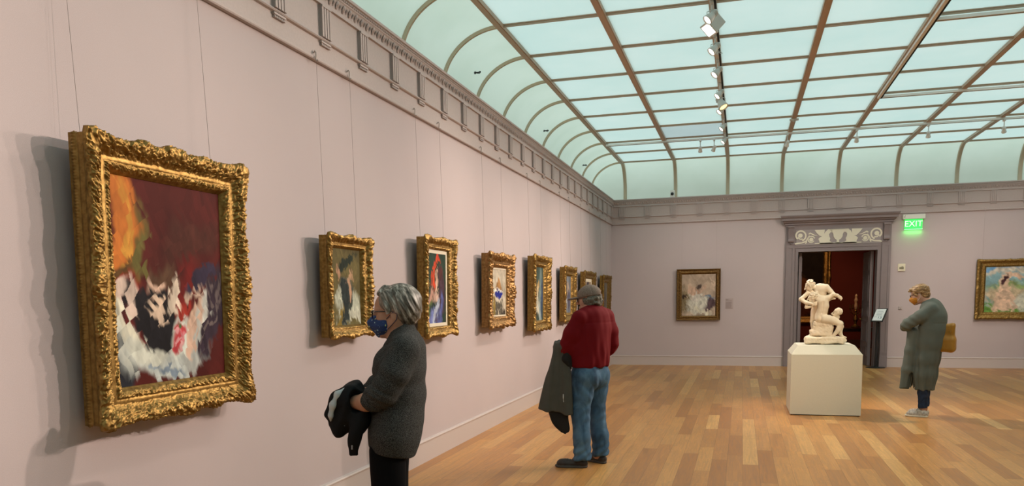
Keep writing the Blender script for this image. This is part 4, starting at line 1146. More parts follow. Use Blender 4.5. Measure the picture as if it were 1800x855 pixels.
th = empty('thermostat', (6.203, D, 2.135), 'small cream thermostat box on the back wall below the exit sign', 'thermostat')
MB().bevbox(-0.072, 0.072, -0.028, 0, -0.078, 0.078, 0.006).build('housing', mat('thermostat_cream', (0.74, 0.68, 0.52), 0.5), th)
MB().bevbox(-0.045, 0.04, -0.034, -0.027, -0.035, 0.012, 0.003).lathe([(0, 0.0), (0.03, 0.0), (0.028, 0.008), (0, 0.01)], 18, Matrix.Translation((0.012, -0.028, -0.006)) @ Matrix.Rotation(PI / 2, 4, 'X')).build('dial', mat('thermostat_dial', (0.22, 0.20, 0.12), 0.4), th)
ws = empty('wall_sensor', (6.21, D, 1.275), 'tiny wall box low beside the door casing, behind the visitor in the green cardigan', 'wall sensor')
MB().bevbox(-0.032, 0.032, -0.02, 0, -0.032, 0.032, 0.004).build('plate', mat('sensor_plate', (0.47, 0.40, 0.38), 0.5), ws)
MB().lathe([(0, 0), (0.012, 0), (0.010, 0.006), (0, 0.007)], 12, Matrix.Translation((0, -0.02, -0.008)) @ Matrix.Rotation(PI / 2, 4, 'X')).build('button', mat('sensor_button', (0.25, 0.2, 0.19), 0.5), ws)

# dome camera sitting on the cornice at the back
cc = empty('security_camera', (R + W - 0.03, D - 0.02, ZT + 0.002), 'small white security camera with black eye on the back cornice', 'security camera')
MB().bevbox(-0.05, 0.05, -0.03, 0.06, 0.0, 0.16, 0.008).build('housing', WHITE, cc)
mb = MB()
for i in range(1):
    mb.lathe([(0.036 * math.cos(a), 0.036 * math.sin(a)) for a in [0, 0.4, 0.8, 1.2, 1.5]], 18, Matrix.Translation((0.0, -0.028, 0.075)) @ Matrix.Rotation(PI / 2, 4, 'X'))
mb.build('eye', BLACK, cc)

# little black ties fixed to the cove
for (y, z, lb) in ((9.76, 4.42, 'nearest small black fitting on the left cove'), (13.39, 4.42, 'middle small black fitting on the left cove, about halfway to the corner'), (16.92, 4.40, 'small black fitting on the left cove near the far corner')):
    t = 0
    # x on the cove skin at this height
    c_ = (z - ZS) / (ZC - ZS); xq = R - (R - XO) * math.sin(math.acos(c_))
    e = empty('cove_fitting', (xq, y, z), lb, 'cove fitting', 'small black fittings on the left cove')
    MB().lathe([(0, 0), (0.02, 0), (0.02, 0.012), (0, 0.012)], 12, Matrix.Rotation(PI / 2, 4, 'Y')).build('base', BLACK, e)
    MB().tube([(0.01, 0, 0), (0.05, 0.02, 0.0), (0.07, -0.015, -0.015), (0.09, -0.05, -0.012)], [0.009, 0.012, 0.009, 0.012], 8).tube([(0.05, 0.0, 0.0), (0.06, 0.05, 0.02)], [0.008, 0.005], 8).build('arm', BLACK, e)

# ------------------------------------------------------------------ plinth
PDX0, PDX1, PDY0 = 3.583, 4.447, 10.871
PD = 0.86
pm = mat('plinth_paint', (0.60, 0.575, 0.475), 0.6, noise=(120, (0.64, 0.61, 0.505), 0.3))
pe = empty('plinth', ((PDX0 + PDX1) / 2, PDY0 + PD / 2, 0), 'pale grey-green square plinth with sloping top edges under the marble group', 'plinth')
h = (PDX1 - PDX0) / 2; hd = PD / 2
b = h * 0.865
v = [(-h, -hd, .012), (h, -hd, .012), (h, hd, .012), (-h, hd, .012), (-h, -hd, .80), (h, -hd, .80), (h, hd, .80), (-h, hd, .80), (-h + .085, -hd + .095, .915), (h - .085, -hd + .095, .915), (h - .085, hd - .095, .915), (-h + .085, hd - .095, .915)]
MB().add(v, [(0, 1, 5, 4), (1, 2, 6, 5), (2, 3, 7, 6), (3, 0, 4, 7), (4, 5, 9, 8), (5, 6, 10, 9), (6, 7, 11, 10), (7, 4, 8, 11), (8, 9, 10, 11), (3, 2, 1, 0)]).build('block', pm, pe)
MB().box(-h + .012, h - .012, -hd + .012, hd - .012, 0, .014).build('recessed_base', BLACK, pe)

# ------------------------------------------------------------------ sign stand by the doorway
se = empty('sign_stand', (5.742, D - 0.17, 0), 'black pole sign stand with a small framed notice at the right side of the doorway', 'sign stand')
MB().lathe([(0, 0), (0.195, 0), (0.20, 0.006), (0.19, 0.014), (0.04, 0.022), (0.03, 0.03), (0, 0.03)], 32).build('base', BLACK, se, smooth=False)
MB().tube([(-0.012, 0, 0.02), (-0.004, 0, 0.98)], 0.019, 12).tube([(0.045, 0, 0.02), (0.058, 0.0, 0.45), (0.05, 0, 0.98)], 0.019, 12).build('pole', BLACK, se)
T = Matrix.Translation((0.03, -0.02, 1.02)) @ Matrix.Rotation(0.22, 4, 'Y') @ Matrix.Rotation(-0.35, 4, 'X')
T2 = Matrix.Translation((0.035, -0.03, 1.13)) @ Matrix.Rotation(-0.55, 4, 'Z') @ Matrix.Rotation(-0.75, 4, 'X')
MB().bevbox(-0.125, 0.125, -0.008, 0.012, -0.185, 0.185, 0.004, T2).tube([(0.01, 0, 0.96), (0.03, -0.01, 1.10)], 0.012, 8).build('sign_frame', BLACK, se)
MB().bevbox(-0.103, 0.103, -0.011, -0.007, -0.162, 0.162, 0.001, T2).build('notice_sheet', mat('notice_paper', (0.80, 0.84, 0.84), 0.6), se)
mb = MB()
for zl, l0, l1 in ((0.10, -0.05, 0.06), (0.075, -0.07, 0.07), (0.03, -0.06, 0.06), (0.01, -0.065, 0.05), (-0.01, -0.06, 0.06), (-0.06, -0.08, -0.02)):
    mb.box(l0, l1, -0.0125, -0.011, zl - 0.003, zl + 0.003, T2)
mb.build('print', mat('notice_ink', (0.25, 0.32, 0.36), 0.7), se)
o = text_obj('15', 0.10, mat('notice_number', (0.12, 0.2, 0.26), 0.6), se, (0, 0, 0), (0, 0, 0))
o.matrix_local = T2 @ Matrix.Translation((0.035, -0.0125, -0.08)) @ Matrix.Rotation(PI / 2, 4, 'X')

# ------------------------------------------------------------------ things in the next room
e = empty('painting', (0, 0, 0), 'huge dark painting in a gold frame seen through the doorway', 'painting')
gx0, gx1, gz0, gz1 = 2.5, 5.44, 0.76, 3.5
o = build_frame('frame', gx1 - gx0, gz1 - gz0, 0.20, gx1 - gx0 - 0.20, 0.20, gz1 - gz0 - 0.20, 0.12, GOLD, 5, None, step=0.02, bump=0.8)
c = np.empty(len(o.data.vertices) * 3, np.float32); o.data.vertices.foreach_get('co', c); c = c.reshape(-1, 3); c[:, 1] *= -1
o.data.vertices.foreach_set('co', c.ravel()); o.parent = e
img = art_image(90, 110, (0.012, 0.008, 0.006), [(0.7, 0.3, 0.15, 0.2, (0.16, 0.05, 0.015), 0.9), (0.5, 0.5, 0.2, 0.2, (0.10, 0.04, 0.02), 0.9), (0.85, 0.15, 0.2, 0.06, (0.07, 0.02, 0.01), 0.9), (0.75, 0.55, 0.1, 0.05, (0.14, 0.07, 0.03), 0.9)], 8)
o = build_canvas('canvas', 0.19, gx1 - gx0 - 0.19, 0.19, gz1 - gz0 - 0.19, 0.05, img, e)
c = np.empty(len(o.data.vertices) * 3, np.float32); o.data.vertices.foreach_get('co', c); c = c.reshape(-1, 3); c[:, 1] *= -1
o.data.vertices.foreach_set('co', c.ravel())
MB().box(0.02, gx1 - gx0 - 0.02, -0.02, 0, 0.02, gz1 - gz0 - 0.02).build('backing_board', mat('backing2', (0.1, 0.06, 0.03), 0.8), e)
e.location = (gx0, N1 - 0.005, gz0)
MAHO = mat('mahogany', (0.07, 0.018, 0.008), 0.3)
tb = empty('console_table', (6.0, N1 - 1.6, 0), 'dark wooden console table in the dim red room beyond the doorway', 'table')
tb.scale = (1, 1, 0.8)
MB().bevbox(-0.75, 0.75, -0.25, 0.25, 0.80, 0.84, 0.008).build('top', MAHO, tb)
MB().box(-0.70, 0.70, -0.21, 0.21, 0.70, 0.80).build('apron', MAHO, tb)
for sx_ in (-1, 1):
    for sy in (-1, 1):
        MB().lathe([(0.035, 0), (0.025, 0.04), (0.022, 0.1), (0.03, 0.35), (0.038, 0.5), (0.028, 0.6), (0.038, 0.66), (0.038, 0.72)], 12, Matrix.Translation((sx_ * 0.64, sy * 0.17, 0))).build('leg', MAHO, tb)
MB().box(-0.64, 0.64, -0.19, 0.19, 0.16, 0.19).build('shelf', MAHO, tb)
cd = empty('candelabrum', (5.98, N1 - 1.6, 0.672), 'gilt candelabrum with a pale figure glinting behind the right door leaf', 'ornament')
MB().lathe([(0, 0), (0.11, 0), (0.12, 0.03), (0.07, 0.06), (0.03, 0.10), (0.04, 0.16), (0.07, 0.22), (0.05, 0.30), (0.02, 0.34), (0.025, 0.42), (0.05, 0.46), (0.02, 0.5), (0, 0.5)], 20).build('stem', GOLD, cd)
mb = MB()
for k in range(4):
    a = k * PI / 2 + 0.4
    mb.tube([(0, 0, 0.40), (0.07 * math.cos(a), 0.07 * math.sin(a), 0.36), (0.15 * math.cos(a), 0.15 * math.sin(a), 0.42), (0.17 * math.cos(a), 0.17 * math.sin(a), 0.52)], 0.010, 8)
    mb.lathe([(0, 0), (0.03, 0), (0.035, 0.015), (0.015, 0.02), (0.014, 0.12), (0, 0.12)], 10, Matrix.Translation((0.17 * math.cos(a), 0.17 * math.sin(a), 0.52)))
mb.build('arms', GOLD, cd)
MB().lathe([(0, 0.5), (0.03, 0.5), (0.045, 0.58), (0.035, 0.68), (0.05, 0.75), (0.03, 0.82), (0.035, 0.87), (0.02, 0.91), (0, 0.92)], 16).build('figure', mat('ornament_porcelain', (0.6, 0.45, 0.3), 0.3), cd)
bw = empty('covered_bowl', (5.55, N1 - 1.6, 0.672), 'low dark covered bowl on the console table beyond the doorway', 'bowl')
MB().lathe([(0, 0), (0.07, 0), (0.08, 0.02), (0.13, 0.07), (0.16, 0.12), (0.165, 0.13), (0, 0.13)], 20).build('dish', mat('bronze_bowl', (0.12, 0.06, 0.02), 0.3, metal=0.8), bw)
MB().lathe([(0.16, 0.13), (0.12, 0.17), (0.05, 0.20), (0.015, 0.21), (0.02, 0.235), (0, 0.24)], 20).build('lid', mat('bronze_lid', (0.16, 0.08, 0.03), 0.3, metal=0.8), bw)

e = empty('track_clamp', (R + 3 * W, YE - 3 * S + 0.02, ZC - 0.06), 'small metal clamp where the middle ceiling bar meets a cross bar, above the doorway', 'clamp')
MB().bevbox(-0.075, 0.075, -0.03, 0.03, -0.02, 0.008, 0.004).lathe([(0, 0), (0.025, 0), (0.03, -0.015), (0.012, -0.03), (0, -0.03)], 14, Matrix.Translation((0, 0, -0.018))).build('plate', GREYM, e)
# ------------------------------------------------------------------ sculpting: smooth unions of tapered limbs, meshed with surface nets
def nrm(v):
    v = np.asarray(v, float); return v / (np.linalg.norm(v) + 1e-12)

class Clay:
    def __init__(s, lo, hi, h):
        s.h = h; s.lo = np.array(lo, float)
        s.n = np.ceil((np.array(hi, float) - s.lo) / h).astype(int) + 1
        s.f = np.full(s.n, 1e3, np.float32)
        s.ax = [(s.lo[i] + h * np.arange(s.n[i])).astype(np.float32) for i in range(3)]
    def _sl(s, lo, hi, m):
        a = np.clip(np.floor((np.asarray(lo) - m - s.lo) / s.h).astype(int), 0, s.n)
        b = np.clip(np.ceil((np.asarray(hi) + m - s.lo) / s.h).astype(int) + 1, 0, s.n)
        if (b <= a).any(): return None
        sl = tuple(slice(a[i], b[i]) for i in range(3))
        X, Y, Z = np.meshgrid(*[s.ax[i][sl[i]] for i in range(3)], indexing='ij')
        return sl, X, Y, Z
    def _put(s, sl, d, k, cut=False):
        f = s.f[sl]; d = d.astype(np.float32)
        if cut:      # smooth subtraction
            hh = np.clip(k - np.abs(-d - f), 0, None) / max(k, 1e-6) if k > 0 else 0
            s.f[sl] = np.maximum(f, -d) + (hh * hh * k * 0.25 if k > 0 else 0)
        else:
            if k > 0:
                hh = np.clip(k - np.abs(f - d), 0, None) / k
                s.f[sl] = np.minimum(f, d) - hh * hh * k * 0.25
            else: s.f[sl] = np.minimum(f, d)
    def cone(s, a, b, ra, rb, k=0.02, sq=None, cut=False):
        """tapered round limb; sq = (direction, factor<1 flattens / >1 widens, centre)"""
        a = np.array(a, float); b = np.array(b, float); m = max(ra, rb) * (max(1, sq[1]) if sq else 1) + k + 0.01
        q = s._sl(np.minimum(a, b), np.maximum(a, b), m)
        if q is None: return s
        sl, X, Y, Z = q
        sc_ = 1.0
        if sq:
            dr = nrm(sq[0]); fc = sq[1]
            A = a; ba_ = b - a
            # offset from the axis measured along dr is divided by fc
            L2 = ba_ @ ba_ + 1e-12
            t = np.clip(((X - a[0]) * ba_[0] + (Y - a[1]) * ba_[1] + (Z - a[2]) * ba_[2]) / L2, 0, 1)
            o = (X - a[0] - t * ba_[0]) * dr[0] + (Y - a[1] - t * ba_[1]) * dr[1] + (Z - a[2] - t * ba_[2]) * dr[2]
            g = o * (1 / fc - 1)
            X = X + g * dr[0]; Y = Y + g * dr[1]; Z = Z + g * dr[2]
            sc_ = min(1.0, fc)
        ba = b - a; L2 = ba @ ba + 1e-12
        px, py, pz = X - a[0], Y - a[1], Z - a[2]
        t = (px * ba[0] + py * ba[1] + pz * ba[2]) / L2
        # account for the taper
        L = math.sqrt(L2); dd = (ra - rb) / L
        rad = np.sqrt(np.maximum((px - t * ba[0]) ** 2 + (py - t * ba[1]) ** 2 + (pz - t * ba[2]) ** 2, 0))
        t = np.clip(t - rad * dd / L * -1 * -1, 0, 1) if abs(dd) < 1 else np.clip(t, 0, 1)
        d = np.sqrt((px - t * ba[0]) ** 2 + (py - t * ba[1]) ** 2 + (pz - t * ba[2]) ** 2) - (ra + (rb - ra) * t)
        s._put(sl, d * sc_, k, cut)
        return s
    def chain(s, pts, rs, k=0.02, sq=None):
        for i in range(len(pts) - 1): s.cone(pts[i], pts[i + 1], rs[i], rs[i + 1], k, sq)
        return s
    def ell(s, c, r, k=0.02, rot=None, cut=False):
        c = np.array(c, float); r = np.array(r, float)
        q = s._sl(c, c, max(r) + k + 0.01)
        if q is None: return s
        sl, X, Y, Z = q
        P = np.stack([X - c[0], Y - c[1], Z - c[2]], -1)
        if rot is not None: P = P @ np.array(Matrix(rot) if not isinstance(rot, Matrix) else rot.to_3x3())   # inverse rotate
        q0 = np.sqrt(((P / r) ** 2).sum(-1)); q1 = np.sqrt(((P / r ** 2) ** 2).sum(-1)) + 1e-9
        s._put(sl, q0 * (q0 - 1) / q1, k, cut)
        return s
    def box(s, c, hs, rd=0.01, k=0.02, rot=None, cut=False):
        c = np.array(c, float); hs = np.array(hs, float)
        q = s._sl(c, c, np.linalg.norm(hs) + k + 0.01)
        if q is None: return s
        sl, X, Y, Z = q
        P = np.stack([X - c[0], Y - c[1], Z - c[2]], -1)
        if rot is not None: P = P @ np.array(rot.to_3x3())
        Q = np.abs(P) - (hs - rd)
        d = np.sqrt((np.maximum(Q, 0) ** 2).sum(-1)) + np.minimum(Q.max(-1), 0) - rd
        s._put(sl, d, k, cut)
        return s
    def plane(s, p, n, k=0.0):
        """keep the side the normal points away from"""
        n = nrm(n)
        X, Y, Z = np.meshgrid(*s.ax, indexing='ij')
        d = (X - p[0]) * n[0] + (Y - p[1]) * n[1] + (Z - p[2]) * n[2]
        if k > 0:
            hh = np.clip(k - np.abs(s.f - d), 0, None) / k; s.f = np.maximum(s.f, d) + hh * hh * k * 0.25
        else: s.f = np.maximum(s.f, d)
        s.f = s.f.astype(np.float32)
        return s
    def loft(s, z0, z1, fn, ang, k=0.02, e=2.6):
        """hanging cloth: fn(Z) -> centre x, centre y, half width, half thickness; ang = direction of the width"""
        X, Y, Z = np.meshgrid(*s.ax, indexing='ij')
        t = np.clip(Z, z0, z1); cx_, cy_, hw, ht = fn(t)
        a = (X - cx_) * math.cos(ang) + (Y - cy_) * math.sin(ang); b = -(X - cx_) * math.sin(ang) + (Y - cy_) * math.cos(ang)
        q = (np.abs(a / hw) ** e + np.abs(b / ht) ** e) ** (1 / e)
        d = (q - 1) * np.minimum(hw, ht) * .9
        d = np.maximum(d, np.maximum(z0 - Z, Z - z1))
        s._put(tuple(slice(0, n) for n in s.f.shape), d, k)
        return s
    def warp(s, fn):
        """add fn(X,Y,Z) to the field near the surface (folds, curls)"""
        X, Y, Z = np.meshgrid(*s.ax, indexing='ij')
        near = np.abs(s.f) < 0.06
        s.f[near] += fn(X[near], Y[near], Z[near]).astype(np.float32)
        return s
    def mesh(s, name, m, parent=None, relax=2, keep=None):
        f = s.f
        for i in range(3):          # close against the grid border
            sl = [slice(None)] * 3
            sl[i] = 0; f[tuple(sl)] = np.maximum(f[tuple(sl)], 0.001); sl[i] = -1; f[tuple(sl)] = np.maximum(f[tuple(sl)], 0.001)
        ins = f < 0
        nx, ny, nz = f.shape
        c = np.zeros((nx - 1, ny - 1, nz - 1), np.int8)
        for i in (0, 1):
            for j in (0, 1):
                for k in (0, 1): c += ins[i:nx - 1 + i, j:ny - 1 + j, k:nz - 1 + k]
        act = (c > 0) & (c < 8)
        idx = -np.ones(act.shape, np.int64)
        cells = np.argwhere(act); N = len(cells)
        idx[act] = np.arange(N)
        acc = np.zeros((N, 3)); cnt = np.zeros(N)
        cor = [(i, j, k) for i in (0, 1) for j in (0, 1) for k in (0, 1)]
        for a in cor:
            for ax in range(3):
                if a[ax] == 1: continue
                b = list(a); b[ax] = 1
                fa = f[cells[:, 0] + a[0], cells[:, 1] + a[1], cells[:, 2] + a[2]]; fb = f[cells[:, 0] + b[0], cells[:, 1] + b[1], cells[:, 2] + b[2]]
                cr_ = (fa < 0) != (fb < 0)
                t = np.where(cr_, fa / np.where(cr_, fa - fb, 1), 0)
                p = np.tile(np.array(a, float), (N, 1)); p[:, ax] += t
                acc[cr_] += p[cr_]; cnt += cr_
        v = s.lo + s.h * (cells + acc / cnt[:, None])
        F = []
        for ax in range(3):
            u, w_ = (ax + 1) % 3, (ax + 2) % 3
            sa = [slice(0, n) for n in f.shape]; sb = list(sa)
            sa[ax] = slice(0, f.shape[ax] - 1); sb[ax] = slice(1, f.shape[ax])
            A = ins[tuple(sa)]; B = ins[tuple(sb)]
            e = np.argwhere(A != B)
            e = e[(e[:, u] > 0) & (e[:, w_] > 0) & (e[:, u] < f.shape[u] - 1) & (e[:, w_] < f.shape[w_] - 1)]
            if not len(e): continue
            q = []
            for (du, dw) in ((-1, -1), (0, -1), (0, 0), (-1, 0)):
                g = e.copy(); g[:, u] += du; g[:, w_] += dw
                q.append(idx[g[:, 0], g[:, 1], g[:, 2]])
            q = np.stack(q, 1)
            fl = ins[e[:, 0], e[:, 1], e[:, 2]]
            q[~fl] = q[~fl][:, ::-1]
            F.append(q)
        F = np.concatenate(F)
        F = F[(F >= 0).all(1)]
        # a little smoothing of the net
        for _ in range(relax):
            sm = np.zeros_like(v); cn = np.zeros(len(v))
            for a in range(4):
                b = (a + 1) % 4
                np.add.at(sm, F[:, a], v[F[:, b]]); np.add.at(cn, F[:, a], 1)
                np.add.at(sm, F[:, b], v[F[:, a]]); np.add.at(cn, F[:, b], 1)
            v = v * 0.5 + 0.5 * sm / np.maximum(cn, 1)[:, None]
        o = mesh_obj(name, v, F, m, parent, smooth=True)
        return o

def rx(a): return Matrix.Rotation(a, 3, 'X')
def ry(a): return Matrix.Rotation(a, 3, 'Y')
def rz(a): return Matrix.Rotation(a, 3, 'Z')

def waves(seed, n, lo, hi, amp, stretch=(1, 1, 1)):
    r = np.random.RandomState(seed)
    ks = []
    for _ in range(n):
        d = nrm(r.normal(size=3) * np.array(stretch)); ks.append((d * r.uniform(lo, hi), r.uniform(0, 6.28)))
    def fn(X, Y, Z):
        s = 0
        for k, p in ks: s = s + np.sin(X * k[0] + Y * k[1] + Z * k[2] + p)
        return amp * s / math.sqrt(n)
    return fn

def smoothband(v, a, b, w):
    return 1 / (1 + np.exp(-(v - a) / w)) * 1 / (1 + np.exp((v - b) / w))

def join(name, objs, parent):
    """several meshes -> one object with one mesh"""
    vs_, fs_, ms, mi, sm = [], [], [], [], []
    off = 0
    for o in objs:
        me = o.data; M_ = np.array(o.matrix_local)
        c = np.empty(len(me.vertices) * 3, np.float32); me.vertices.foreach_get('co', c); c = c.reshape(-1, 3) @ M_[:3, :3].T + M_[:3, 3]
        vs_.append(c)
        mm = me.materials[0] if me.materials else None
        if mm not in ms: ms.append(mm)
        for p in me.polygons: fs_.append(tuple(i + off for i in p.vertices)); mi.append(ms.index(mm)); sm.append(p.use_smooth)
        off += len(c)
    me = bpy.data.meshes.new(name); me.from_pydata([tuple(map(float, q)) for q in np.concatenate(vs_)], [], fs_)
    for mm in ms: me.materials.append(mm)
    me.polygons.foreach_set('material_index', mi); me.polygons.foreach_set('use_smooth', sm); me.update()
    r = bpy.data.objects.new(name, me); COL.objects.link(r); r.parent = parent
    for o in objs: bpy.data.objects.remove(o)
    return r
# ------------------------------------------------------------------ people
def skin_mat(name, c, c2):
    m = mat(name, c, 0.5, spec=0.4, noise=(14, c2, 0.25), bump=(90, 0.12, 0.002))
    b = m.node_tree.nodes['Principled BSDF']
    b.inputs['Subsurface Weight'].default_value = 0.06
    b.inputs['Subsurface Radius'].default_value = (0.02, 0.008, 0.004)
    return m

def strands(name, cols, scale=(60, 60, 14), rough=0.5, dist=1.5, rot=None):
    """hair or fibre streaks"""
    m = mat(name, cols[0], rough, spec=0.4)
    nt = m.node_tree; N = nt.nodes; b = N['Principled BSDF']
    tc = N.new('ShaderNodeTexCoord'); mp = N.new('ShaderNodeMapping'); mp.inputs['Scale'].default_value = scale
    if rot:
        mp.vector_type = 'TEXTURE'; mp.inputs['Rotation'].default_value = rot; mp.inputs['Scale'].default_value = tuple(1.0 / v for v in scale)
    n = N.new('ShaderNodeTexNoise'); n.inputs['Scale'].default_value = 1.0; n.inputs['Detail'].default_value = 5; n.inputs['Distortion'].default_value = dist
    r = N.new('ShaderNodeValToRGB'); e = r.color_ramp.elements
    e[0].position = 0.33; e[0].color = (*cols[0], 1); e[1].position = 0.68; e[1].color = (*cols[-1], 1)
    for i, c in enumerate(cols[1:-1]):
        q = e.new(0.33 + 0.35 * (i + 1) / (len(cols) - 1)); q.color = (*c, 1)
    nt.links.new(tc.outputs['Object'], mp.inputs[0]); nt.links.new(mp.outputs[0], n.inputs[0]); nt.links.new(n.outputs['Fac'], r.inputs[0]); nt.links.new(r.outputs[0], b.inputs['Base Color'])
    bp = N.new('ShaderNodeBump'); bp.inputs['Strength'].default_value = 0.5; bp.inputs['Distance'].default_value = 0.003
    nt.links.new(n.outputs['Fac'], bp.inputs['Height']); nt.links.new(bp.outputs[0], b.inputs['Normal'])
    return m

def frame_of(o, Rm, s=1.0):
    """maps head coordinates to body coordinates"""
    o = np.array(o, float); R_ = np.array(Rm)
    return lambda p: tuple(o + s * (R_ @ np.array(p, float)))

def sculpt_head(c, F, Rm, s=1.0, male=False, neck=None):
    k = 0.018
    def E_(p, r, kk=k, cut=False): c.ell(F(p), tuple(np.array(r) * s), kk, Rm, cut)
    E_((-.012, 0, .020), (.098, .077, .090))
    E_((.022, 0, -.035), (.066, .061, .086))
    E_((.036, 0, .030), (.054, .062, .054))
    for y in (-1, 1):
        c.cone(F((-.005, y * .052, -.050)), F((.060, y * .012, -.105)), .026 * s, .020 * s, .02)
        E_((.056, y * .040, -.032), (.030, .026, .030))
        c.cone(F((.084, y * .012, .012)), F((.074, y * .048, .012)), .010 * s, .008 * s, .012)
        E_((.094, y * .032, -.006), (.013, .017, .010), .008, True)
        E_((.074, y * .032, -.006), (.0135, .0135, .0125), .003)
        c.cone(F((.084, y * .020, .002)), F((.082, y * .044, .000)), .0035 * s, .003 * s, .004)   # lid
        E_((-.006, y * .078, -.014), (.019, .009, .033), .010)
        E_((-.002, y * .089, -.012), (.010, .006, .019), .006, True)
        E_((.100, y * .010, -.043), (.010, .009, .008), .006)
    c.cone(F((.086, 0, .004)), F((.112, 0, -.036)), .008 * s, .0125 * s, .010)
    E_((.093, 0, -.068), (.009, .023, .006), .006)
    E_((.090, 0, -.079), (.010, .019, .007), .006)
    E_((.097, 0, -.0735), (.006, .022, .0018), .003, True)
    E_((.076, 0, -.105), (.019, .022, .018), .015)
    if male: E_((.05, 0, -.095), (.04, .05, .025), .02)

def hand(c, wrist, d, palm, side, curl=0.6, s=1.0, spread=0.16):
    """palm with four unequal fingers and a thumb.  d = direction of the fingers, palm = palm-facing normal, side = +1/-1 thumb side"""
    d = nrm(d); n = nrm(np.array(palm) - d * np.dot(palm, d)); t = np.cross(d, n) * side
    W0 = np.array(wrist, float)
    for i in range(4):
        o = (i - 1.5) * 0.019 * s
        c.cone(W0 + d * 0.01 + t * o * 0.5, W0 + d * 0.082 * s + t * o, .017 * s, .0125 * s, .012)
    for i, L in enumerate((.076, .086, .080, .062)):
        o = (1.5 - i) * 0.0195 * s
        p = W0 + d * 0.085 * s + t * o
        a = 0.15 * curl; dd = nrm(d + t * (1.5 - i) * spread * 0.35)
        r = .0092 * s if i < 3 else .008 * s
        for j, fr in enumerate((.46, .30, .24)):
            a += curl * (0.75 if j else 0.45)
            v = dd * math.cos(a) + n * math.sin(a)
            q = p + v * L * fr * s
            c.cone(p, q, r, r * .92, .003); p = q; r *= .92
    p = W0 + d * 0.022 * s + t * 0.022 * s
    for j, (L, r) in enumerate(((.042, .0135), (.032, .011), (.026, .0095))):
        v = nrm(d * (0.55 + 0.15 * j) + t * (0.75 - 0.25 * j) + n * (0.25 + 0.2 * j))
        q = p + v * L * s
        c.cone(p, q, r * s, r * .9 * s, .005); p = q

def place(root, px, depth, phi):
    """stand a figure where it projects to column px at the given depth; phi: 0 = walking away, 90 = left profile"""
    lat = (px - 900) / 1378.85 * depth
    x = CX - 0.2788 * depth + 0.960 * lat; y = 0.9537 * depth + 0.279 * lat
    az = 0.2845 + math.atan((900 - px) / 1378.85)
    root.location = (x, y, 0); root.rotation_euler = (0, 0, PI / 2 + az + math.radians(phi))

def shoe(c, heel, d, L=.28, wdt=.045, h=.06):
    heel = np.array(heel, float); d = nrm(d)
    c.cone(heel + d * .035 + (0, 0, .035), heel + d * (L - .06) + (0, 0, .034), .036, wdt * .95, .02)
    c.cone(heel + d * (L - .10) + (0, 0, .032), heel + d * (L - .045) + (0, 0, .028), wdt, wdt * .78, .015)
    c.cone(heel + d * .045 + (0, 0, .05), heel + d * .10 + (0, 0, .075), .036, .038, .02)

def sole(c, heel, d, L=.28, wdt=.046):
    heel = np.array(heel, float); d = nrm(d)
    c.cone(heel + d * .035 + (0, 0, .012), heel + d * (L - .075) + (0, 0, .012), .036, wdt, .01)
    c.cone(heel + d * (L - .11) + (0, 0, .012), heel + d * (L - .04) + (0, 0, .013), wdt, wdt * .8, .01)
    c.plane((0, 0, .001), (0, 0, -1)); c.plane((0, 0, .024), (0, 0, 1))

def spectacles(F, ear_x, parent, m, s=1.0, half=.066):
    mb = MB()
    for y in (-1, 1):
        pts = []
        for i in range(16):
            a = 2 * PI * i / 16
            e = 2.6
            ca, sa = math.cos(a), math.sin(a)
            u_ = math.copysign(abs(ca) ** (2 / e), ca) * .026; v_ = math.copysign(abs(sa) ** (2 / e), sa) * .018
            pts.append(F((.108 - abs(u_ + .034) * 0.12, y * (.036 + u_), -.006 + v_)))
        mb.tube(pts, .0026, 6, closed=True)
        mb.tube([F((.100, y * .062, .004)), F((.085, y * .074, .004)), F((.03, y * .081, .002)), F((ear_x, y * .083, .0)), F((ear_x - .018, y * .082, -.018))], .0026, 6)
    mb.tube([F((.107, -.012, -.002)), F((.113, 0, .002)), F((.107, .012, -.002))], .0025, 6)
    return mb.build('glasses', m, parent)

def face_mask(F, Rm, lo, hi, m, parent, s=1.0, loops=(.03, .04, .09)):
    c = Clay(lo, hi, 0.004)
    # outer skin of the mask minus an inner one
    c.ell(F((.050, 0, -.058)), (.062 * s, .070 * s, .060 * s), .02, Rm)
    c.cone(F((.085, 0, -.025)), F((.118, 0, -.048)), .016 * s, .016 * s, .03)
    c.cone(F((.110, 0, -.05)), F((.078, 0, -.115)), .014 * s, .012 * s, .03)
    R_ = np.array(Rm)
    n = R_ @ np.array((-1, 0, -.10)); c.plane(F((.030, 0, -.06)), n, .01)
    n = R_ @ np.array((.0, 0, 1)); n = R_ @ nrm((-.35, 0, 1)); c.plane(F((.10, 0, -.012)), n, .008)
    n = R_ @ nrm((-.35, 0, -1)); c.plane(F((.07, 0, -.122)), n, .008)
    Z0 = F((.07, 0, -.06))
    Ri = np.linalg.inv(R_)
    def pleat(X, Y, Z):
        z = (Ri[2, 0] * (X - Z0[0]) + Ri[2, 1] * (Y - Z0[1]) + Ri[2, 2] * (Z - Z0[2]))
        return 0.0012 * np.sin(z * 260)
    c.warp(pleat)
    o = c.mesh('face_mask', m, parent)
    lp = MB()
    for y in (-1, 1):
        lp.tube([F((.034, y * .066, -.035)), F((.0, y * .084, -.005)), F((-.022, y * .086, -.012)), F((-.018, y * .084, -.04)), F((.032, y * .064, -.085))], .0018, 5)
    lp.build('ear_loop', mat('ear_loop', loops, 0.7), o)
    return o

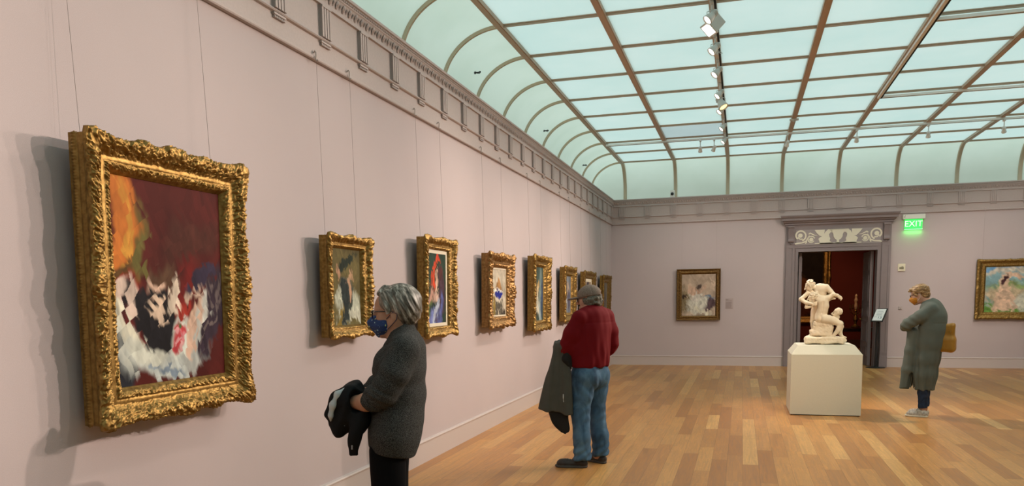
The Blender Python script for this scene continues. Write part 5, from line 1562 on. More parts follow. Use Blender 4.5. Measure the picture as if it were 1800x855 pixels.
def dots_mat(name, base, dots, scale=55):
    m = mat(name, base, 0.8)
    nt = m.node_tree; N = nt.nodes
    tc = N.new('ShaderNodeTexCoord'); v = N.new('ShaderNodeTexVoronoi'); v.inputs['Scale'].default_value = scale
    lt = N.new('ShaderNodeMath'); lt.operation = 'LESS_THAN'; lt.inputs[1].default_value = 0.22
    mx = N.new('ShaderNodeMix'); mx.data_type = 'RGBA'; mx.inputs['A'].default_value = (*base, 1)
    r = N.new('ShaderNodeValToRGB'); r.color_ramp.interpolation = 'CONSTANT'
    e = r.color_ramp.elements; e[0].color = (*dots[0], 1); e[1].position = 0.4; e[1].color = (*dots[1], 1); q = e.new(0.7); q.color = (*dots[2], 1)
    sp = N.new('ShaderNodeSeparateColor')
    nt.links.new(tc.outputs['Object'], v.inputs['Vector']); nt.links.new(v.outputs['Distance'], lt.inputs[0]); nt.links.new(lt.outputs[0], mx.inputs['Factor'])
    nt.links.new(v.outputs['Color'], sp.inputs[0]); nt.links.new(sp.outputs[0], r.inputs[0]); nt.links.new(r.outputs[0], mx.inputs['B'])
    nt.links.new(mx.outputs['Result'], N['Principled BSDF'].inputs['Base Color'])
    return m

def knit_mat(name, c1, c2, scale=170):
    m = mat(name, c1, 0.95, spec=0.15, noise=(scale, c2, 0.10, 3), bump=(scale * 0.8, 0.8, 0.004))
    return m

# ================= grey-haired visitor, left profile =================
def visitor_knit():
    root = empty('person', (0, 0, 0), 'grey-haired person in a charcoal marled jumper and blue dotted mask, arms folded over a jacket', 'person')
    SK = skin_mat('skin_tan', (0.44, 0.225, 0.145), (0.50, 0.27, 0.18))
    Rm = ry(0.06)
    F = frame_of((0.0, 0, 1.515), Rm, 0.97)
    c = Clay((-.22, -.30, 0.0), (.36, .30, 1.68), 0.005)
    sculpt_head(c, F, Rm, 0.97)
    c.cone(F((-.018, 0, -.05)), (-.045, 0, 1.36), .050, .060, .03)
    for z0, z1, a, b, ra, rb, fa in ((1.36, 1.2, -.045, -.02, .075, .085, 1.5), (1.2, 1.0, -.02, .0, .085, .09, 1.5), (1.0, .88, .0, .03, .09, .08, 1.7)):
        c.cone((a, 0, z0), (b, 0, z1), ra, rb, .03, ((0, 1, 0), fa))
    for y in (-1, 1):
        g = .045 if y > 0 else 0.0
        c.chain([(-.05, y * .13, 1.35), (.085 - g, y * .170, 1.13), (.150 - g * .5, y * .140, 1.098), (.235, y * .045, 1.085)], [.048, .044, .042, .026], .015)
        c.chain([(.03, y * .08, .88), (.05, y * .075, .48), (.04, y * .07, .10)], [.075, .05, .035], .02)
        c.cone((.03, y * .07, .06), (.14, y * .075, .03), .03, .025, .02)
    hand(c, (.235, .045, 1.085), (.35, -.9, -.1), (-1, -.2, 0), 1, .8)
    hand(c, (.235, -.045, 1.075), (.35, .9, -.1), (-1, .2, 0), -1, .8)
    c.mesh('body', SK, root, 1)
    # hair: short layered bob
    HR = strands('hair_grey', [(0.030, 0.024, 0.018), (0.105, 0.088, 0.070), (0.20, 0.175, 0.145), (0.50, 0.46, 0.41)], (75, 55, 9), 0.42, 0.7, (0, 0.42, 0))
    c = Clay((-.16, -.13, 1.40), (.14, .13, 1.67), 0.0035)
    c.ell((-.034, 0, 1.556), (.100, .088, .092), .02)
    c.ell((-.060, 0, 1.505), (.066, .078, .062), .03)
    c.ell((-.052, 0, 1.468), (.040, .058, .034), .02)
    for y in (-1, 1):
        c.ell((.030, y * .058, 1.568), (.036, .026, .046), .02)
        c.cone((.030, y * .082, 1.540), (.022, y * .084, 1.505), .014, .008, .02)
        c.ell((-.045, y * .055, 1.53), (.055, .036, .055), .02)
    c.cone((.040, 0, 1.618), (.066, .03, 1.598), .022, .012, .02)
    c.ell((.128, 0, 1.515), (.076, .080, .092), .008, None, True)
    for y in (-1, 1):
        c.ell((-.002, y * .095, 1.487), (.022, .03, .030), .006, None, True)
    def lock(X, Y, Z):
        s_ = X * .90 - (Z - 1.53) * .42 + 1.6 * (Z - 1.56) ** 2
        tp = np.clip((1.635 - Z) / .05, .15, 1)
        return tp * (.0018 * np.sin(190 * s_ + .8 * np.sin(22 * Z)) + .0008 * np.sin(420 * s_ + 12 * Z))
    c.warp(lock)
    c.mesh('hair', HR, root, 1)
    face_mask(F, Rm, (-.02, -.11, 1.35), (.18, .11, 1.56), dots_mat('mask_blue_dots', (0.018, 0.045, 0.16), [(0.5, 0.6, 0.2), (0.35, 0.55, 0.6), (0.1, 0.2, 0.45)], 62), root, .97)
    spectacles(F, -.012, root, mat('spectacle_black', (0.01, 0.01, 0.012), 0.25))
    # jumper
    KN = knit_mat('jumper_marl', (0.008, 0.008, 0.009), (0.095, 0.095, 0.09), 380)
    c = Clay((-.22, -.31, .76), (.24, .31, 1.50), 0.006)
    T = [(1.375, -.050, .066, .10), (1.335, -.048, .092, .17), (1.25, -.020, .119, .18), (1.12, -.013, .120, .178), (1.00, .0, .127, .19), (.93, .012, .122, .195), (.80, .040, .108, .19)]
    for (z0, x0, r0, w0), (z1, x1, r1, w1) in zip(T[:-1], T[1:]):
        c.cone((x0, 0, z0), (x1, 0, z1), r0, r1, .03, ((0, 1, 0), (w0 + w1) / (r0 + r1)))
    for y in (-1, 1):
        c.cone((-.05, y * .04, 1.385), (-.055, y * .145, 1.345), .052, .066, .03)
        g = .045 if y > 0 else 0.0
        c.chain([(-.055, y * .165, 1.335), (.01 - g * .5, y * .20, 1.235), (.080 - g, y * .195, 1.150), (.118 - g, y * .178, 1.122)], [.068, .066, .063, .057], .022)
        # rolled cuff
        c.cone((.100 - g, y * .186, 1.134), (.126 - g, y * .172, 1.112), .064, .060, .006)
        c.cone((.160 - g, y * .150, 1.083), (.132 - g, y * .168, 1.106), .052, .048, .004, None, True)
    c.chain([(-.045, 0, 1.385), (-.028, 0, 1.425), (-.012, 0, 1.468)], [.074, .066, .064], .016)
    c.plane((-.020, 0, 1.440), (.42, 0, .9), .005)
    c.cone((-.01, 0, 1.47), (-.04, 0, 1.38), .050, .052, .0, None, True)
    c.plane((.04, 0, .846), (.235, 0, -1), .006)
    c.cone((.035, 0, .83), (.03, 0, .88), .095, .085, .0, ((0, 1, 0), 1.7), True)
    wv = waves(3, 9, 14, 34, .0035, (1, 1, .6))
    def folds(X, Y, Z):
        arm = smoothband(X, -.02, .2, .02) * smoothband(Z, 1.10, 1.26, .02)
        cf_ = smoothband(X, .015, .12, .012) * smoothband(Z, 1.06, 1.20, .01) * (Y > .08)
        cl_ = .004 * np.exp(-(((X + .02) * .42 + (Z - 1.44) * .9 + .050) / .006) ** 2)
        return wv(X, Y, Z) + cl_ + cf_ * .0032 * np.sin(230 * (X * .5 - Z * .86)) + arm * .0035 * np.sin(95 * (X * .5 - Z * .86)) + .004 * np.sin(24 * (Z + X)) * smoothband(Z, .95, 1.15, .03)
    c.warp(folds)
    c.mesh('jumper', KN, root, 1)
    TR = mat('trousers_black', (0.004, 0.004, 0.005), 0.9, spec=0.1)
    c = Clay((-.12, -.21, .03), (.20, .21, 1.0), 0.008)
    c.cone((.035, 0, .95), (.04, 0, .84), .10, .088, .03, ((0, 1, 0), 1.6))
    for y in (-1, 1): c.chain([(.040, y * .085, .86), (.048, y * .082, .60), (.046, y * .080, .35), (.036, y * .078, .07)], [.088, .078, .072, .070], .012)
    c.plane((0, 0, .055), (0, 0, -1)); c.warp(waves(8, 7, 12, 40, .003, (1, 1, .5)))
    c.mesh('trousers', TR, root, 1)
    for y in (-1, 1):
        c = Clay((-.10, y * .08 - .08, -.01), (.26, y * .08 + .08, .15), 0.006)
        shoe(c, (-.05, y * .08, 0), (1, y * .12, 0), .25, .042); c.plane((0, 0, .002), (0, 0, -1))
        c.mesh('shoe', mat('shoe_black', (0.01, 0.01, 0.01), 0.5), root, 1)
    place(root, 697, 3.78, 84)
    # jacket folded over the forearms: rests on the arms, its own thing
    j = empty('jacket', (0, 0, 0), 'black jacket with pale grey lining, bundled over the folded arms of the grey-haired person', 'jacket')
    JB = mat('jacket_black', (0.005, 0.0055, 0.007), 0.75, spec=0.2, bump=(60, 0.3, 0.004))
    c = Clay((.07, -.17, .81), (.36, .22, 1.22), 0.005)
    c.chain([(.195, -.10, 1.10), (.215, .0, 1.125), (.205, .10, 1.125)], [.045, .058, .052], .03)
    c.ell((.215, .07, 1.05), (.080, .070, .105), .03)
    c.ell((.160, .10, 1.02), (.045, .045, .085), .03)
    c.chain([(.262, .09, 1.11), (.292, .09, 1.04), (.304, .08, .992)], [.036, .030, .014], .025)
    c.ell((.258, .07, .985), (.050, .045, .055), .02)
    c.cone((.30, .07, .985), (.262, .08, .945), .014, .018, .02)
    c.chain([(.172, .13, 1.05), (.186, .135, .95), (.200, .130, .852)], [.044, .034, .028], .02, ((0, 1, 0), .7))
    c.plane((.19, 0, .840), (-.2, 0, -1), .004)
    for y in (-1, 1): c.chain([(.05, y * .165, 1.13), (.16, y * .13, 1.105), (.235, y * .045, 1.085)], [.05, .043, .032], 0) if False else None
    c.cone((.085, .165, 1.130), (.165, .130, 1.105), .052, .045, .006, None, True)
    wj = waves(12, 8, 30, 75, .006)
    c.warp(lambda X, Y, Z: wj(X, Y, Z) + .006 * np.abs(np.sin(38 * (X * .9 + Z * .35))) - .003)
    c.mesh('shell', JB, j, 1)
    LN = mat('jacket_lining', (0.42, 0.47, 0.50), 0.5, noise=(20, (0.55, 0.60, 0.62), 0.2))
    c = Clay((.18, .02, .98), (.36, .22, 1.22), 0.005)
    c.chain([(.222, .115, 1.160), (.262, .125, 1.135), (.285, .125, 1.085), (.298, .115, 1.035), (.300, .105, 1.01)], [.010, .016, .017, .014, .008], .012, ((.7, .7, 0), .75))
    c.warp(waves(5, 5, 30, 60, .0015))
    c.mesh('lining', LN, j, 1)
    MB().tube([(.196, .158, .90), (.197, .161, .88)], .004, 6).tube([(.232, .112, 1.0), (.236, .116, .985)], .004, 6).build('button', mat('jacket_button', (0.3, 0.3, 0.3), 0.3, metal=.8), j)
    j.location = root.location; j.rotation_euler = root.rotation_euler
visitor_knit()

# ================= man in the red shirt, seen from behind =================
def visitor_red():
    root = empty('person', (0, 0, 0), 'man in a dark red shirt, blue jeans and a brown cap, seen from behind', 'person')
    SK = skin_mat('skin_pink', (0.50, 0.26, 0.18), (0.56, 0.31, 0.22))
    TURN = math.radians(30)
    Rm = rz(TURN) @ ry(0.05)
    HO = (0.0, 0.01, 1.563)
    F = frame_of(HO, Rm, 1.0)
    c = Clay((-.24, -.34, 0.0), (.42, .34, 1.72), 0.0055)
    sculpt_head(c, F, Rm, 1.0, True)
    c.cone((-.015, 0, 1.53), (-.045, 0, 1.40), .058, .068, .03)
    T = [(1.40, -.03, .09, .15), (1.25, -.02, .11, .175), (1.05, .01, .125, .17), (.93, .0, .115, .165)]
    for (z0, x0, r0, w0), (z1, x1, r1, w1) in zip(T[:-1], T[1:]): c.cone((x0, 0, z0), (x1, 0, z1), r0, r1, .03, ((0, 1, 0), (w0 + w1) / (r0 + r1)))
    for y in (-1, 1):
        fx_ = .115 if y > 0 else 0.0
        c.chain([(-.03, y * .18, 1.39), (-.05 + fx_, y * .235, 1.13), (.06 + fx_ * .8, y * .215, 1.075), (.19 + fx_ * .5, y * .13, 1.06)], [.055, .045, .040, .028], .02)
        c.chain([(0, y * .10, .90), (.02, y * .115, .50), (-.01, y * .13, .10)], [.085, .058, .038], .02)
        c.cone((.0, y * .13, .06), (.12, y * .16, .03), .035, .028, .02)
    hand(c, (.245, .13, 1.06), (.8, -.6, -.15), (-.2, -.3, -1), -1, .7, 1.05)
    hand(c, (.19, -.13, 1.05), (.8, .6, -.15), (-.2, .3, -1), 1, .7, 1.05)
    c.mesh('body', SK, root, 1)
    HR = strands('hair_curly_grey', [(0.045, 0.038, 0.028), (0.13, 0.115, 0.09), (0.28, 0.255, 0.21)], (70, 70, 70), 0.7, 2.5)
    c = Clay((-.20, -.16, 1.42), (.17, .17, 1.68), 0.005)
    def E_(p, r, kk=.02, cut=False): c.ell(F(p), r, kk, Rm, cut)
    E_((-.040, 0, -.004), (.084, .089, .060)); E_((-.075, 0, -.040), (.042, .070, .040))
    for y in (-1, 1): E_((-.020, y * .072, -.020), (.044, .024, .046)); E_((.035, y * .070, -.005), (.016, .012, .036))
    E_((.10, 0, -.02), (.07, .07, .09), .005, True)
    c.warp(waves(4, 14, 90, 190, .0055))
    c.mesh('hair', HR, root, 1)
    # beard edge on the jaw
    c = Clay((-.10, -.12, 1.40), (.20, .20, 1.56), 0.005)
    def E2(p, r, kk=.02, cut=False): c.ell(F(p), r, kk, Rm, cut)
    for y in (-1, 1): c.cone(F((.005, y * .062, -.055)), F((.070, y * .016, -.108)), .014, .018, .02)
    E2((.096, 0, -.055), (.03, .026, .016), .01, True)
    c.warp(waves(6, 10, 100, 200, .003))
    c.mesh('beard', strands('beard_grey', [(0.22, 0.21, 0.19), (0.4, 0.39, 0.36)], (70, 70, 70), 0.8), root, 1)
    # cap
    CP = strands('cap_tweed', [(0.12, 0.085, 0.065), (0.21, 0.155, 0.125), (0.30, 0.23, 0.19)], (170, 170, 170), 0.9)
    cap = empty('cap', (0, 0, 0)); cap.parent = root
    c = Clay((-.20, -.16, 1.53), (.24, .24, 1.73), 0.0045)
    Rc = Rm @ ry(0.10)
    G = frame_of(HO, Rc, 1.0)
    c.ell(G((-.008, 0, .030)), (.112, .096, .098), .02, Rc)
    n_ = np.array(Rc) @ np.array((0, 0, -1)); c.plane(G((0, 0, .018)), n_, .008)
    c.ell(G((-.10, 0, .028)), (.03, .036, .022), .004, Rc, True)
    Ri = np.linalg.inv(np.array(Rc))
    def seams(X, Y, Z):
        x = Ri[0, 0] * (X - HO[0]) + Ri[0, 1] * (Y - HO[1]) + Ri[0, 2] * (Z - HO[2]); y = Ri[1, 0] * (X - HO[0]) + Ri[1, 1] * (Y - HO[1]) + Ri[1, 2] * (Z - HO[2])
        a = np.arctan2(y, x)
        return .0025 * np.exp(-(np.sin(3 * a) / .10) ** 2)
    c.warp(seams); wv = waves(2, 6, 30, 60, .002); c.warp(wv)
    c.mesh('crown', CP, cap, 1)
    c = Clay((-.05, -.16, 1.50), (.26, .26, 1.66), 0.004)
    c.ell(G((.130, 0, .022)), (.072, .074, .013), .0, Rc)
    c.ell(G((.120, 0, .000)), (.080, .085, .020), .003, Rc, True)
    c.mesh('bill', CP, cap, 1)
    MB().tube([G((-.108, -.04, .018)), G((-.118, 0, .017)), G((-.108, .04, .018))], .006, 6).lathe([(0, 0), (.007, 0), (.006, .004), (0, .005)], 10, Matrix.Translation(G((-.008, 0, .127)))).build('strap', mat('cap_strap', (0.08, 0.06, 0.05), 0.8), cap)
    spectacles(F, -.012, root, mat('spectacle_dark', (0.015, 0.012, 0.01), 0.3))
    # shirt
    SH = mat('shirt_red', (0.150, 0.004, 0.008), 0.8, spec=0.15, bump=(400, 0.2, 0.001))
    c = Clay((-.26, -.36, .88), (.36, .36, 1.56), 0.0065)
    T = [(1.435, -.045, .068, .10), (1.39, -.040, .105, .185), (1.28, -.025, .130, .208), (1.15, -.005, .143, .205), (1.03, .010, .152, .205), (.95, .008, .140, .195), (.90, .005, .125, .18)]
    for (z0, x0, r0, w0), (z1, x1, r1, w1) in zip(T[:-1], T[1:]): c.cone((x0, 0, z0), (x1, 0, z1), r0, r1, .06, ((0, 1, 0), (w0 + w1) / (r0 + r1)))
    for y in (-1, 1):
        c.cone((-.045, y * .05, 1.455), (-.035, y * .19, 1.395), .048, .068, .03)
        fx_ = .115 if y > 0 else 0.0
        c.chain([(-.035, y * .195, 1.385), (-.050 + fx_ * .55, y * .235, 1.25), (-.055 + fx_, y * .250, 1.140), (-.035 + fx_, y * .250, 1.100)], [.070, .072, .066, .060], .025)
        c.chain([(-.04 + fx_, y * .250, 1.10), (.06 + fx_ * .8, y * .220, 1.075), (.165 + fx_ * .5, y * .150, 1.062)], [.062, .054, .043], .02)
    c.chain([(-.04, 0, 1.45), (-.022, 0, 1.495)], [.075, .068], .015); c.plane((-.03, 0, 1.49), (.35, 0, 1), .005) if False else None
    c.cone((-.015, 0, 1.56), (-.03, 0, 1.44), .060, .064, .0, None, True)
    c.plane((0, 0, .935), (0, 0, -1), .01)
    c.plane((0, 0, 1.497), (.25, 0, 1), .004)
    wv = waves(17, 7, 10, 24, .0045, (1, 1, .35))
    def folds(X, Y, Z):
        low = smoothband(Z, .90, 1.12, .04)
        ys = np.sin(52 * Y + 10 * (Z - 1.2)) + .6 * np.sin(83 * Y - 14 * Z + 1)
        yoke = .003 * np.exp(-((Z - 1.345 - .15 * np.abs(Y) * 0) / .004) ** 2) * (X < -.05)
        arm = smoothband(np.abs(Y), .20, .4, .01) * smoothband(Z, 1.05, 1.20, .02) * .0025 * np.sin(85 * (Z + .9 * X))
        return wv(X, Y, Z) + .0038 * ys * (.3 + low) * (X < .1) + yoke + arm * .7 + .002 * low * np.sin(34 * Z + 22 * Y)
    c.warp(folds)
    c.mesh('shirt', SH, root, 1)
    # belt
    BL = Clay((-.20, -.24, .90), (.20, .24, .97), 0.005)
    BL.cone((.004, 0, .88), (.006, 0, .99), .136, .140, .0, ((0, 1, 0), 1.36)); BL.plane((0, 0, .952), (0, 0, 1)); BL.plane((0, 0, .918), (0, 0, -1))
    BL.mesh('belt', mat('belt_leather', (0.015, 0.01, 0.008), 0.5), root, 1)
    # jeans
    JN = strands('denim_blue', [(0.026, 0.065, 0.125), (0.055, 0.125, 0.22), (0.095, 0.20, 0.32)], (9, 9, 5), 0.85, 0.8)
    c = Clay((-.24, -.28, .04), (.24, .28, .98), 0.0065)
    c.cone((.004, 0, .95), (.0, 0, .86), .134, .135, .03, ((0, 1, 0), 1.38))
    for y in (-1, 1):
        c.ell((-.045, y * .080, .855), (.098, .100, .12), .05)
        c.chain([(.0, y * .095, .86), (.010, y * .105, .68), (.015, y * .118, .48), (-.010, y * .130, .28), (-.015, y * .135, .09)], [.118, .098, .083, .080, .078], .022)
    c.cone((-.165, 0, .86), (-.16, 0, .74), .010, .008, .03, None, True)
    c.plane((0, 0, .950), (0, 0, 1), .004); c.plane((0, 0, .062), (-.25, 0, -1), .006)
    wv = waves(23, 8, 14, 40, .0045, (1, 1, .8))
    def jf(X, Y, Z):
        kn = smoothband(Z, .40, .60, .04) * .003 * np.sin(75 * (Z + .9 * X)) + smoothband(Z, .0, .20, .03) * .006 * np.sin(85 * (Z + .6 * Y + .3 * X))
        cr2 = smoothband(Z, .66, .82, .03) * .004 * np.sin(60 * (Z - 1.3 * np.abs(Y)))
        return wv(X, Y, Z) + kn + cr2
    c.warp(jf)
    jn = c.mesh('jeans', JN, root, 1)
    pk = Clay((-.24, -.20, .72), (-.05, .20, .93), 0.005)
    # back pockets as thin pads following the seat
    for y in (-1, 1):
        pk.ell((-.045, y * .080, .855), (.1035, .1030, .125), .0)
    pk.plane((0, 0, .905), (0, 0, 1), .0); pk.plane((0, 0, .775), (0, 0, -1)); pk.plane((-.10, 0, 0), (1, 0, 0))
    pk.box((-.15, 0, .85), (.2, .028, .2), .002, 0, None, True)
    for y in (-1, 1): pk.box((-.15, y * .185, .85), (.2, .035, .2), .002, 0, None, True)
    pk.warp(waves(23, 8, 14, 40, .002, (1, 1, .8)))
    pk.mesh('back_pockets', JN, jn, 1)
    BT = mat('walking_shoe', (0.022, 0.016, 0.014), 0.55, noise=(30, (0.035, 0.026, 0.022), .2))
    SO = mat('shoe_sole', (0.07, 0.065, 0.06), 0.7)
    for y, hl, dr in ((1, (-.055, .105, 0), (math.cos(math.radians(34)), math.sin(math.radians(34)), 0)), (-1, (-.075, -.135, 0), (1, -.10, 0))):
        lo = np.minimum(hl, np.array(hl) + np.array(dr) * .30) - .09; hi = np.maximum(hl, np.array(hl) + np.array(dr) * .30) + .09
        lo[2], hi[2] = -.01, .16
        c = Clay(lo, hi, .005)
        shoe(c, hl, dr, .30, .047)
        dn = nrm(dr)
        lace = lambda X, Y, Z: .0025 * np.sin(260 * ((X - hl[0]) * dn[0] + (Y - hl[1]) * dn[1])) * smoothband((X - hl[0]) * dn[0] + (Y - hl[1]) * dn[1], .12, .20, .008) * (Z > .06)
        c.warp(lace); c.plane((0, 0, .012), (0, 0, -1))
        s_ = c.mesh('shoe', BT, root, 1)
        c = Clay(lo, hi, .004); sole(c, hl, dr, .305, .050); c.mesh('sole', SO, s_, 1)
    place(root, 1037.4, 7.33, 50)
    # coat hanging over his left forearm
    j = empty('coat', (0, 0, 0), 'dark grey-green coat hanging over the forearm of the man in red', 'coat')
    CT = mat('coat_green_grey', (0.055, 0.056, 0.046), 0.7, noise=(12, (0.07, 0.07, 0.058), 0.3), bump=(50, 0.25, 0.004))
    c = Clay((-.06, .02, .44), (.46, .50, 1.24), 0.006)
    # top fold over the arm, then two hanging layers that widen downwards
    c.chain([(.075, .285, 1.130), (.14, .255, 1.130), (.235, .190, 1.115)], [.045, .055, .045], .03)
    def cen(u, v): return u * .77 - v * .64, u * .64 + v * .77
    def cloth(Z):
        t = np.clip((1.17 - Z) / .64, 0, 1)
        x, y = cen(.250 + .070 * t, .150)
        return x, y, .060 + .110 * t ** .9, .042 + .010 * t
    c.loft(.50, 1.165, cloth, math.atan2(.64, .77), .04)
    c.plane((.16, .30, .526), (.14, .12, -1), .008)
    c.chain([(-.05, .25, 1.10), (.06, .220, 1.075), (.165, .150, 1.062)], [.064, .056, .045], .0) if False else None
    wv = waves(31, 6, 10, 26, .006, (1, 1, .25))
    def cf(X, Y, Z):
        u = X * .77 + Y * .64
        t = np.clip((1.15 - Z) / .6, 0, 1)
        return wv(X, Y, Z) * .4 + .008 * np.sin((u - .26) / (.09 + .11 * t) * 6.5) * t + .003 * np.sin((u - .26) / (.09 + .11 * t) * 15 + 1)
    c.warp(cf)
    c.mesh('shell', CT, j, 1)
    c = Clay((-.04, .12, .30), (.36, .46, .66), 0.006)
    def sc_(Z):
        t = np.clip((.60 - Z) / .27, 0, 1)
        x, y = cen(.300 - .065 * t ** 1.6, .150)
        return x, y, .012 + .085 * np.sqrt(np.clip(1 - t ** 1.7, 0, 1)), .030 - .016 * t
    c.loft(.325, .62, sc_, math.atan2(.64, .77), .01)
    c.warp(waves(41, 5, 16, 36, .003))
    c.mesh('scarf', mat('black_scarf', (0.008, 0.008, 0.008), 0.9), j, 1)
    c = Clay((.02, .02, .88), (.36, .40, 1.16), .006)
    (xa_, ya_), (xb_, yb2) = cen(.205, .165), cen(.190, .155)
    c.chain([(xa_, ya_, 1.10), (xa_, ya_, 1.02), (xb_, yb2, .94)], [.040, .050, .028], .02)
    c.warp(waves(44, 5, 20, 50, .004))
    c.mesh('black_lining', bpy.data.materials['black_scarf'], j, 1)
    MB().bevbox(-.012, .012, -.004, .004, -.02, .02, .003, Matrix.Translation((.045, .325, .68)) @ Matrix.Rotation(-.9, 4, 'Z') @ Matrix.Rotation(.45, 4, 'Y')).tube([(.045, .325, .66), (.038, .330, .63)], .003, 5).build('zip_pull', mat('zip_pull', (0.5, 0.5, 0.48), 0.35), j)
    j.location = root.location; j.rotation_euler = root.rotation_euler
visitor_red()

# ================= visitor in the long cardigan =================
def visitor_cardigan():
    root = empty('person', (0, 0, 0), 'person with short blonde hair in a long grey-green cardigan and mustard mask, arms crossed', 'person')
    SK = skin_mat('skin_fair', (0.52, 0.29, 0.20), (0.58, 0.34, 0.25))
    Rm = ry(0.26)
    HO = (.040, 0, 1.565)
    F = frame_of(HO, Rm, 1.0)
    c = Clay((-.34, -.30, 0.0), (.30, .30, 1.72), 0.006)
    sculpt_head(c, F, Rm, 1.0)
    c.cone(F((-.02, 0, -.05)), (-.085, 0, 1.42), .052, .062, .03)
    T = [(1.40, -.13, .08, .14), (1.2, -.13, .11, .15), (1.0, -.11, .11, .15), (.85, -.09, .11, .16)]
    for (z0, x0, r0, w0), (z1, x1, r1, w1) in zip(T[:-1], T[1:]): c.cone((x0, 0, z0), (x1, 0, z1), r0, r1, .03, ((0, 1, 0), (w0 + w1) / (r0 + r1)))
    for y in (-1, 1):
        c.chain([(-.11, y * .155, 1.37), (.10, y * .19, 1.18), (.165, y * .02, 1.135)], [.05, .042, .028], .02)
        c.chain([(-.08, y * .09, .84), (-.07, y * .075, .46), (-.065, y * .07, .09)], [.08, .055, .036], .02)
        c.cone((-.06, y * .07, .05), (.07, y * .075, .03), .03, .026, .02)
    hand(c, (.165, .03, 1.150), (.15, -.9, .15), (-1, 0, 0), 1, .5)
    hand(c, (.150, -.03, 1.105), (-.25, .9, -.05), (-.9, -.2, .2), -1, .5)
    c.mesh('body', SK, root, 1)
    HR = strands('hair_blonde', [(0.10, 0.05, 0.02), (0.28, 0.16, 0.065), (0.55, 0.38, 0.19)], (16, 55, 60), 0.45, 0.8, (0, 0.3, 0))
    c = Clay((-.12, -.13, 1.42), (.20, .13, 1.72), 0.0045)
    def E_(p, r, kk=.02, cut=False): c.ell(F(p), r, kk, Rm, cut)
    E_((-.020, 0, .036), (.106, .090, .092)); E_((-.065, 0, -.025), (.055, .072, .058))
    E_((.060, 0, .075), (.048, .060, .030)); c.cone(F((.05, -.03, .09)), F((.105, .04, .062)), .026, .012, .02)
    for y in (-1, 1): E_((.020, y * .068, .03), (.040, .020, .046)); c.cone(F((.028, y * .078, .0)), F((.018, y * .080, -.03)), .010, .006, .015)
    E_((.115, 0, -.025), (.065, .068, .078), .006, True)
    for y in (-1, 1): E_((-.006, y * .092, -.018), (.020, .03, .030), .005, True)
    c.warp(lambda X, Y, Z: .0018 * np.sin(150 * (Z - X * .35) + 2 * np.sin(20 * X)) + .001 * np.sin(310 * (Z - X * .3)))
    c.mesh('hair', HR, root, 1)
    face_mask(F, Rm, (.02, -.11, 1.38), (.24, .11, 1.58), mat('mask_mustard', (0.50, 0.21, 0.02), 0.85), root, 1.0, (.7, .66, .6))
    spectacles(F, -.012, root, mat('spectacle_tortoise', (0.05, 0.025, 0.012), 0.3))
    CG = mat('cardigan_grey_green', (0.118, 0.134, 0.120), 0.95, spec=0.1, noise=(5, (0.138, 0.156, 0.140), 0.3), bump=(260, 0.4, 0.002))
    c = Clay((-.36, -.30, .30), (.30, .30, 1.53), 0.007)
    T = [(1.435, -.080, .070, .09), (1.38, -.100, .108, .165), (1.27, -.122, .140, .19), (1.12, -.120, .145, .19), (.95, -.098, .145, .185), (.75, -.080, .138, .18), (.55, -.065, .128, .17), (.30, -.050, .116, .16)]
    for (z0, x0, r0, w0), (z1, x1, r1, w1) in zip(T[:-1], T[1:]): c.cone((x0, 0, z0), (x1, 0, z1), r0, r1, .07, ((0, 1, 0), (w0 + w1) / (r0 + r1)))
    for y in (-1, 1):
        c.chain([(-.125, y * .145, 1.375), (-.02, y * .195, 1.285), (.130, y * .205, 1.185)], [.078, .076, .062], .03)
        c.chain([(.135, y * .205, 1.180), (.180, y * .10, 1.150), (.165, y * .02, 1.135)], [.060, .052, .044], .02)
    # front edge panel hanging free on her near side
    c.chain([(.075, .07, 1.08), (.095, .08, .85), (.125, .09, .60), (.150, .095, .33)], [.075, .072, .064, .060], .03, ((0, 1, 0), 1.2))
    c.chain([(.060, -.09, 1.08), (.065, -.10, .85), (.070, -.10, .60), (.075, -.10, .33)], [.070, .066, .060, .056], .03)
    c.cone((.066, .0, .70), (.082, .0, .28), .004, .034, .006, ((0, 1, 0), 10), True)
    c.cone((.0, 0, .50), (.0, 0, .28), .04, .09, .02, ((0, 1, 0), 1.3), True)
    c.cone((.0, 0, 1.52), (-.07, 0, 1.42), .054, .056, .0, None, True)
    c.plane((-.06, 0, 1.485), (.45, 0, 1), .006)
    c.plane((0, 0, .352), (.04, 0, -1), .006)
    wv = waves(19, 6, 10, 22, .004, (1, 1, .3))
    def cf(X, Y, Z):
        a = np.arctan2(Y, X + .08)
        dn_ = np.clip((1.02 - Z) / .5, 0, 1)
        arm = smoothband(X, .0, .3, .02) * smoothband(Z, 1.1, 1.3, .02) * .005 * np.sin(70 * (Z - .6 * X))
        return wv(X, Y, Z) + .008 * dn_ * np.sin(11 * a + 2 * Z) + .0025 * dn_ * np.sin(23 * a) + arm + .003 * np.exp(-((Z - 1.195 ) / .004) ** 2) * (X < -.16)
    c.warp(cf)
    c.mesh('cardigan', CG, root, 1)
    TR = strands('jeans_navy', [(0.008, 0.018, 0.045), (0.018, 0.038, 0.085)], (14, 14, 10), 0.85)
    c = Clay((-.20, -.20, .07), (.12, .20, .95), .007)
    for y in (-1, 1): c.chain([(-.075, y * .085, .86), (-.070, y * .078, .50), (-.062, y * .072, .30), (-.064, y * .070, .12)], [.075, .066, .060, .054], .02)
    c.plane((0, 0, .118), (0, 0, -1), .004); wv2 = waves(9, 6, 20, 60, .003); c.warp(lambda X, Y, Z: wv2(X, Y, Z) + .0012 * np.sin(120 * Z + 20 * X) * (Z < .3))
    c.mesh('jeans', TR, root, 1)
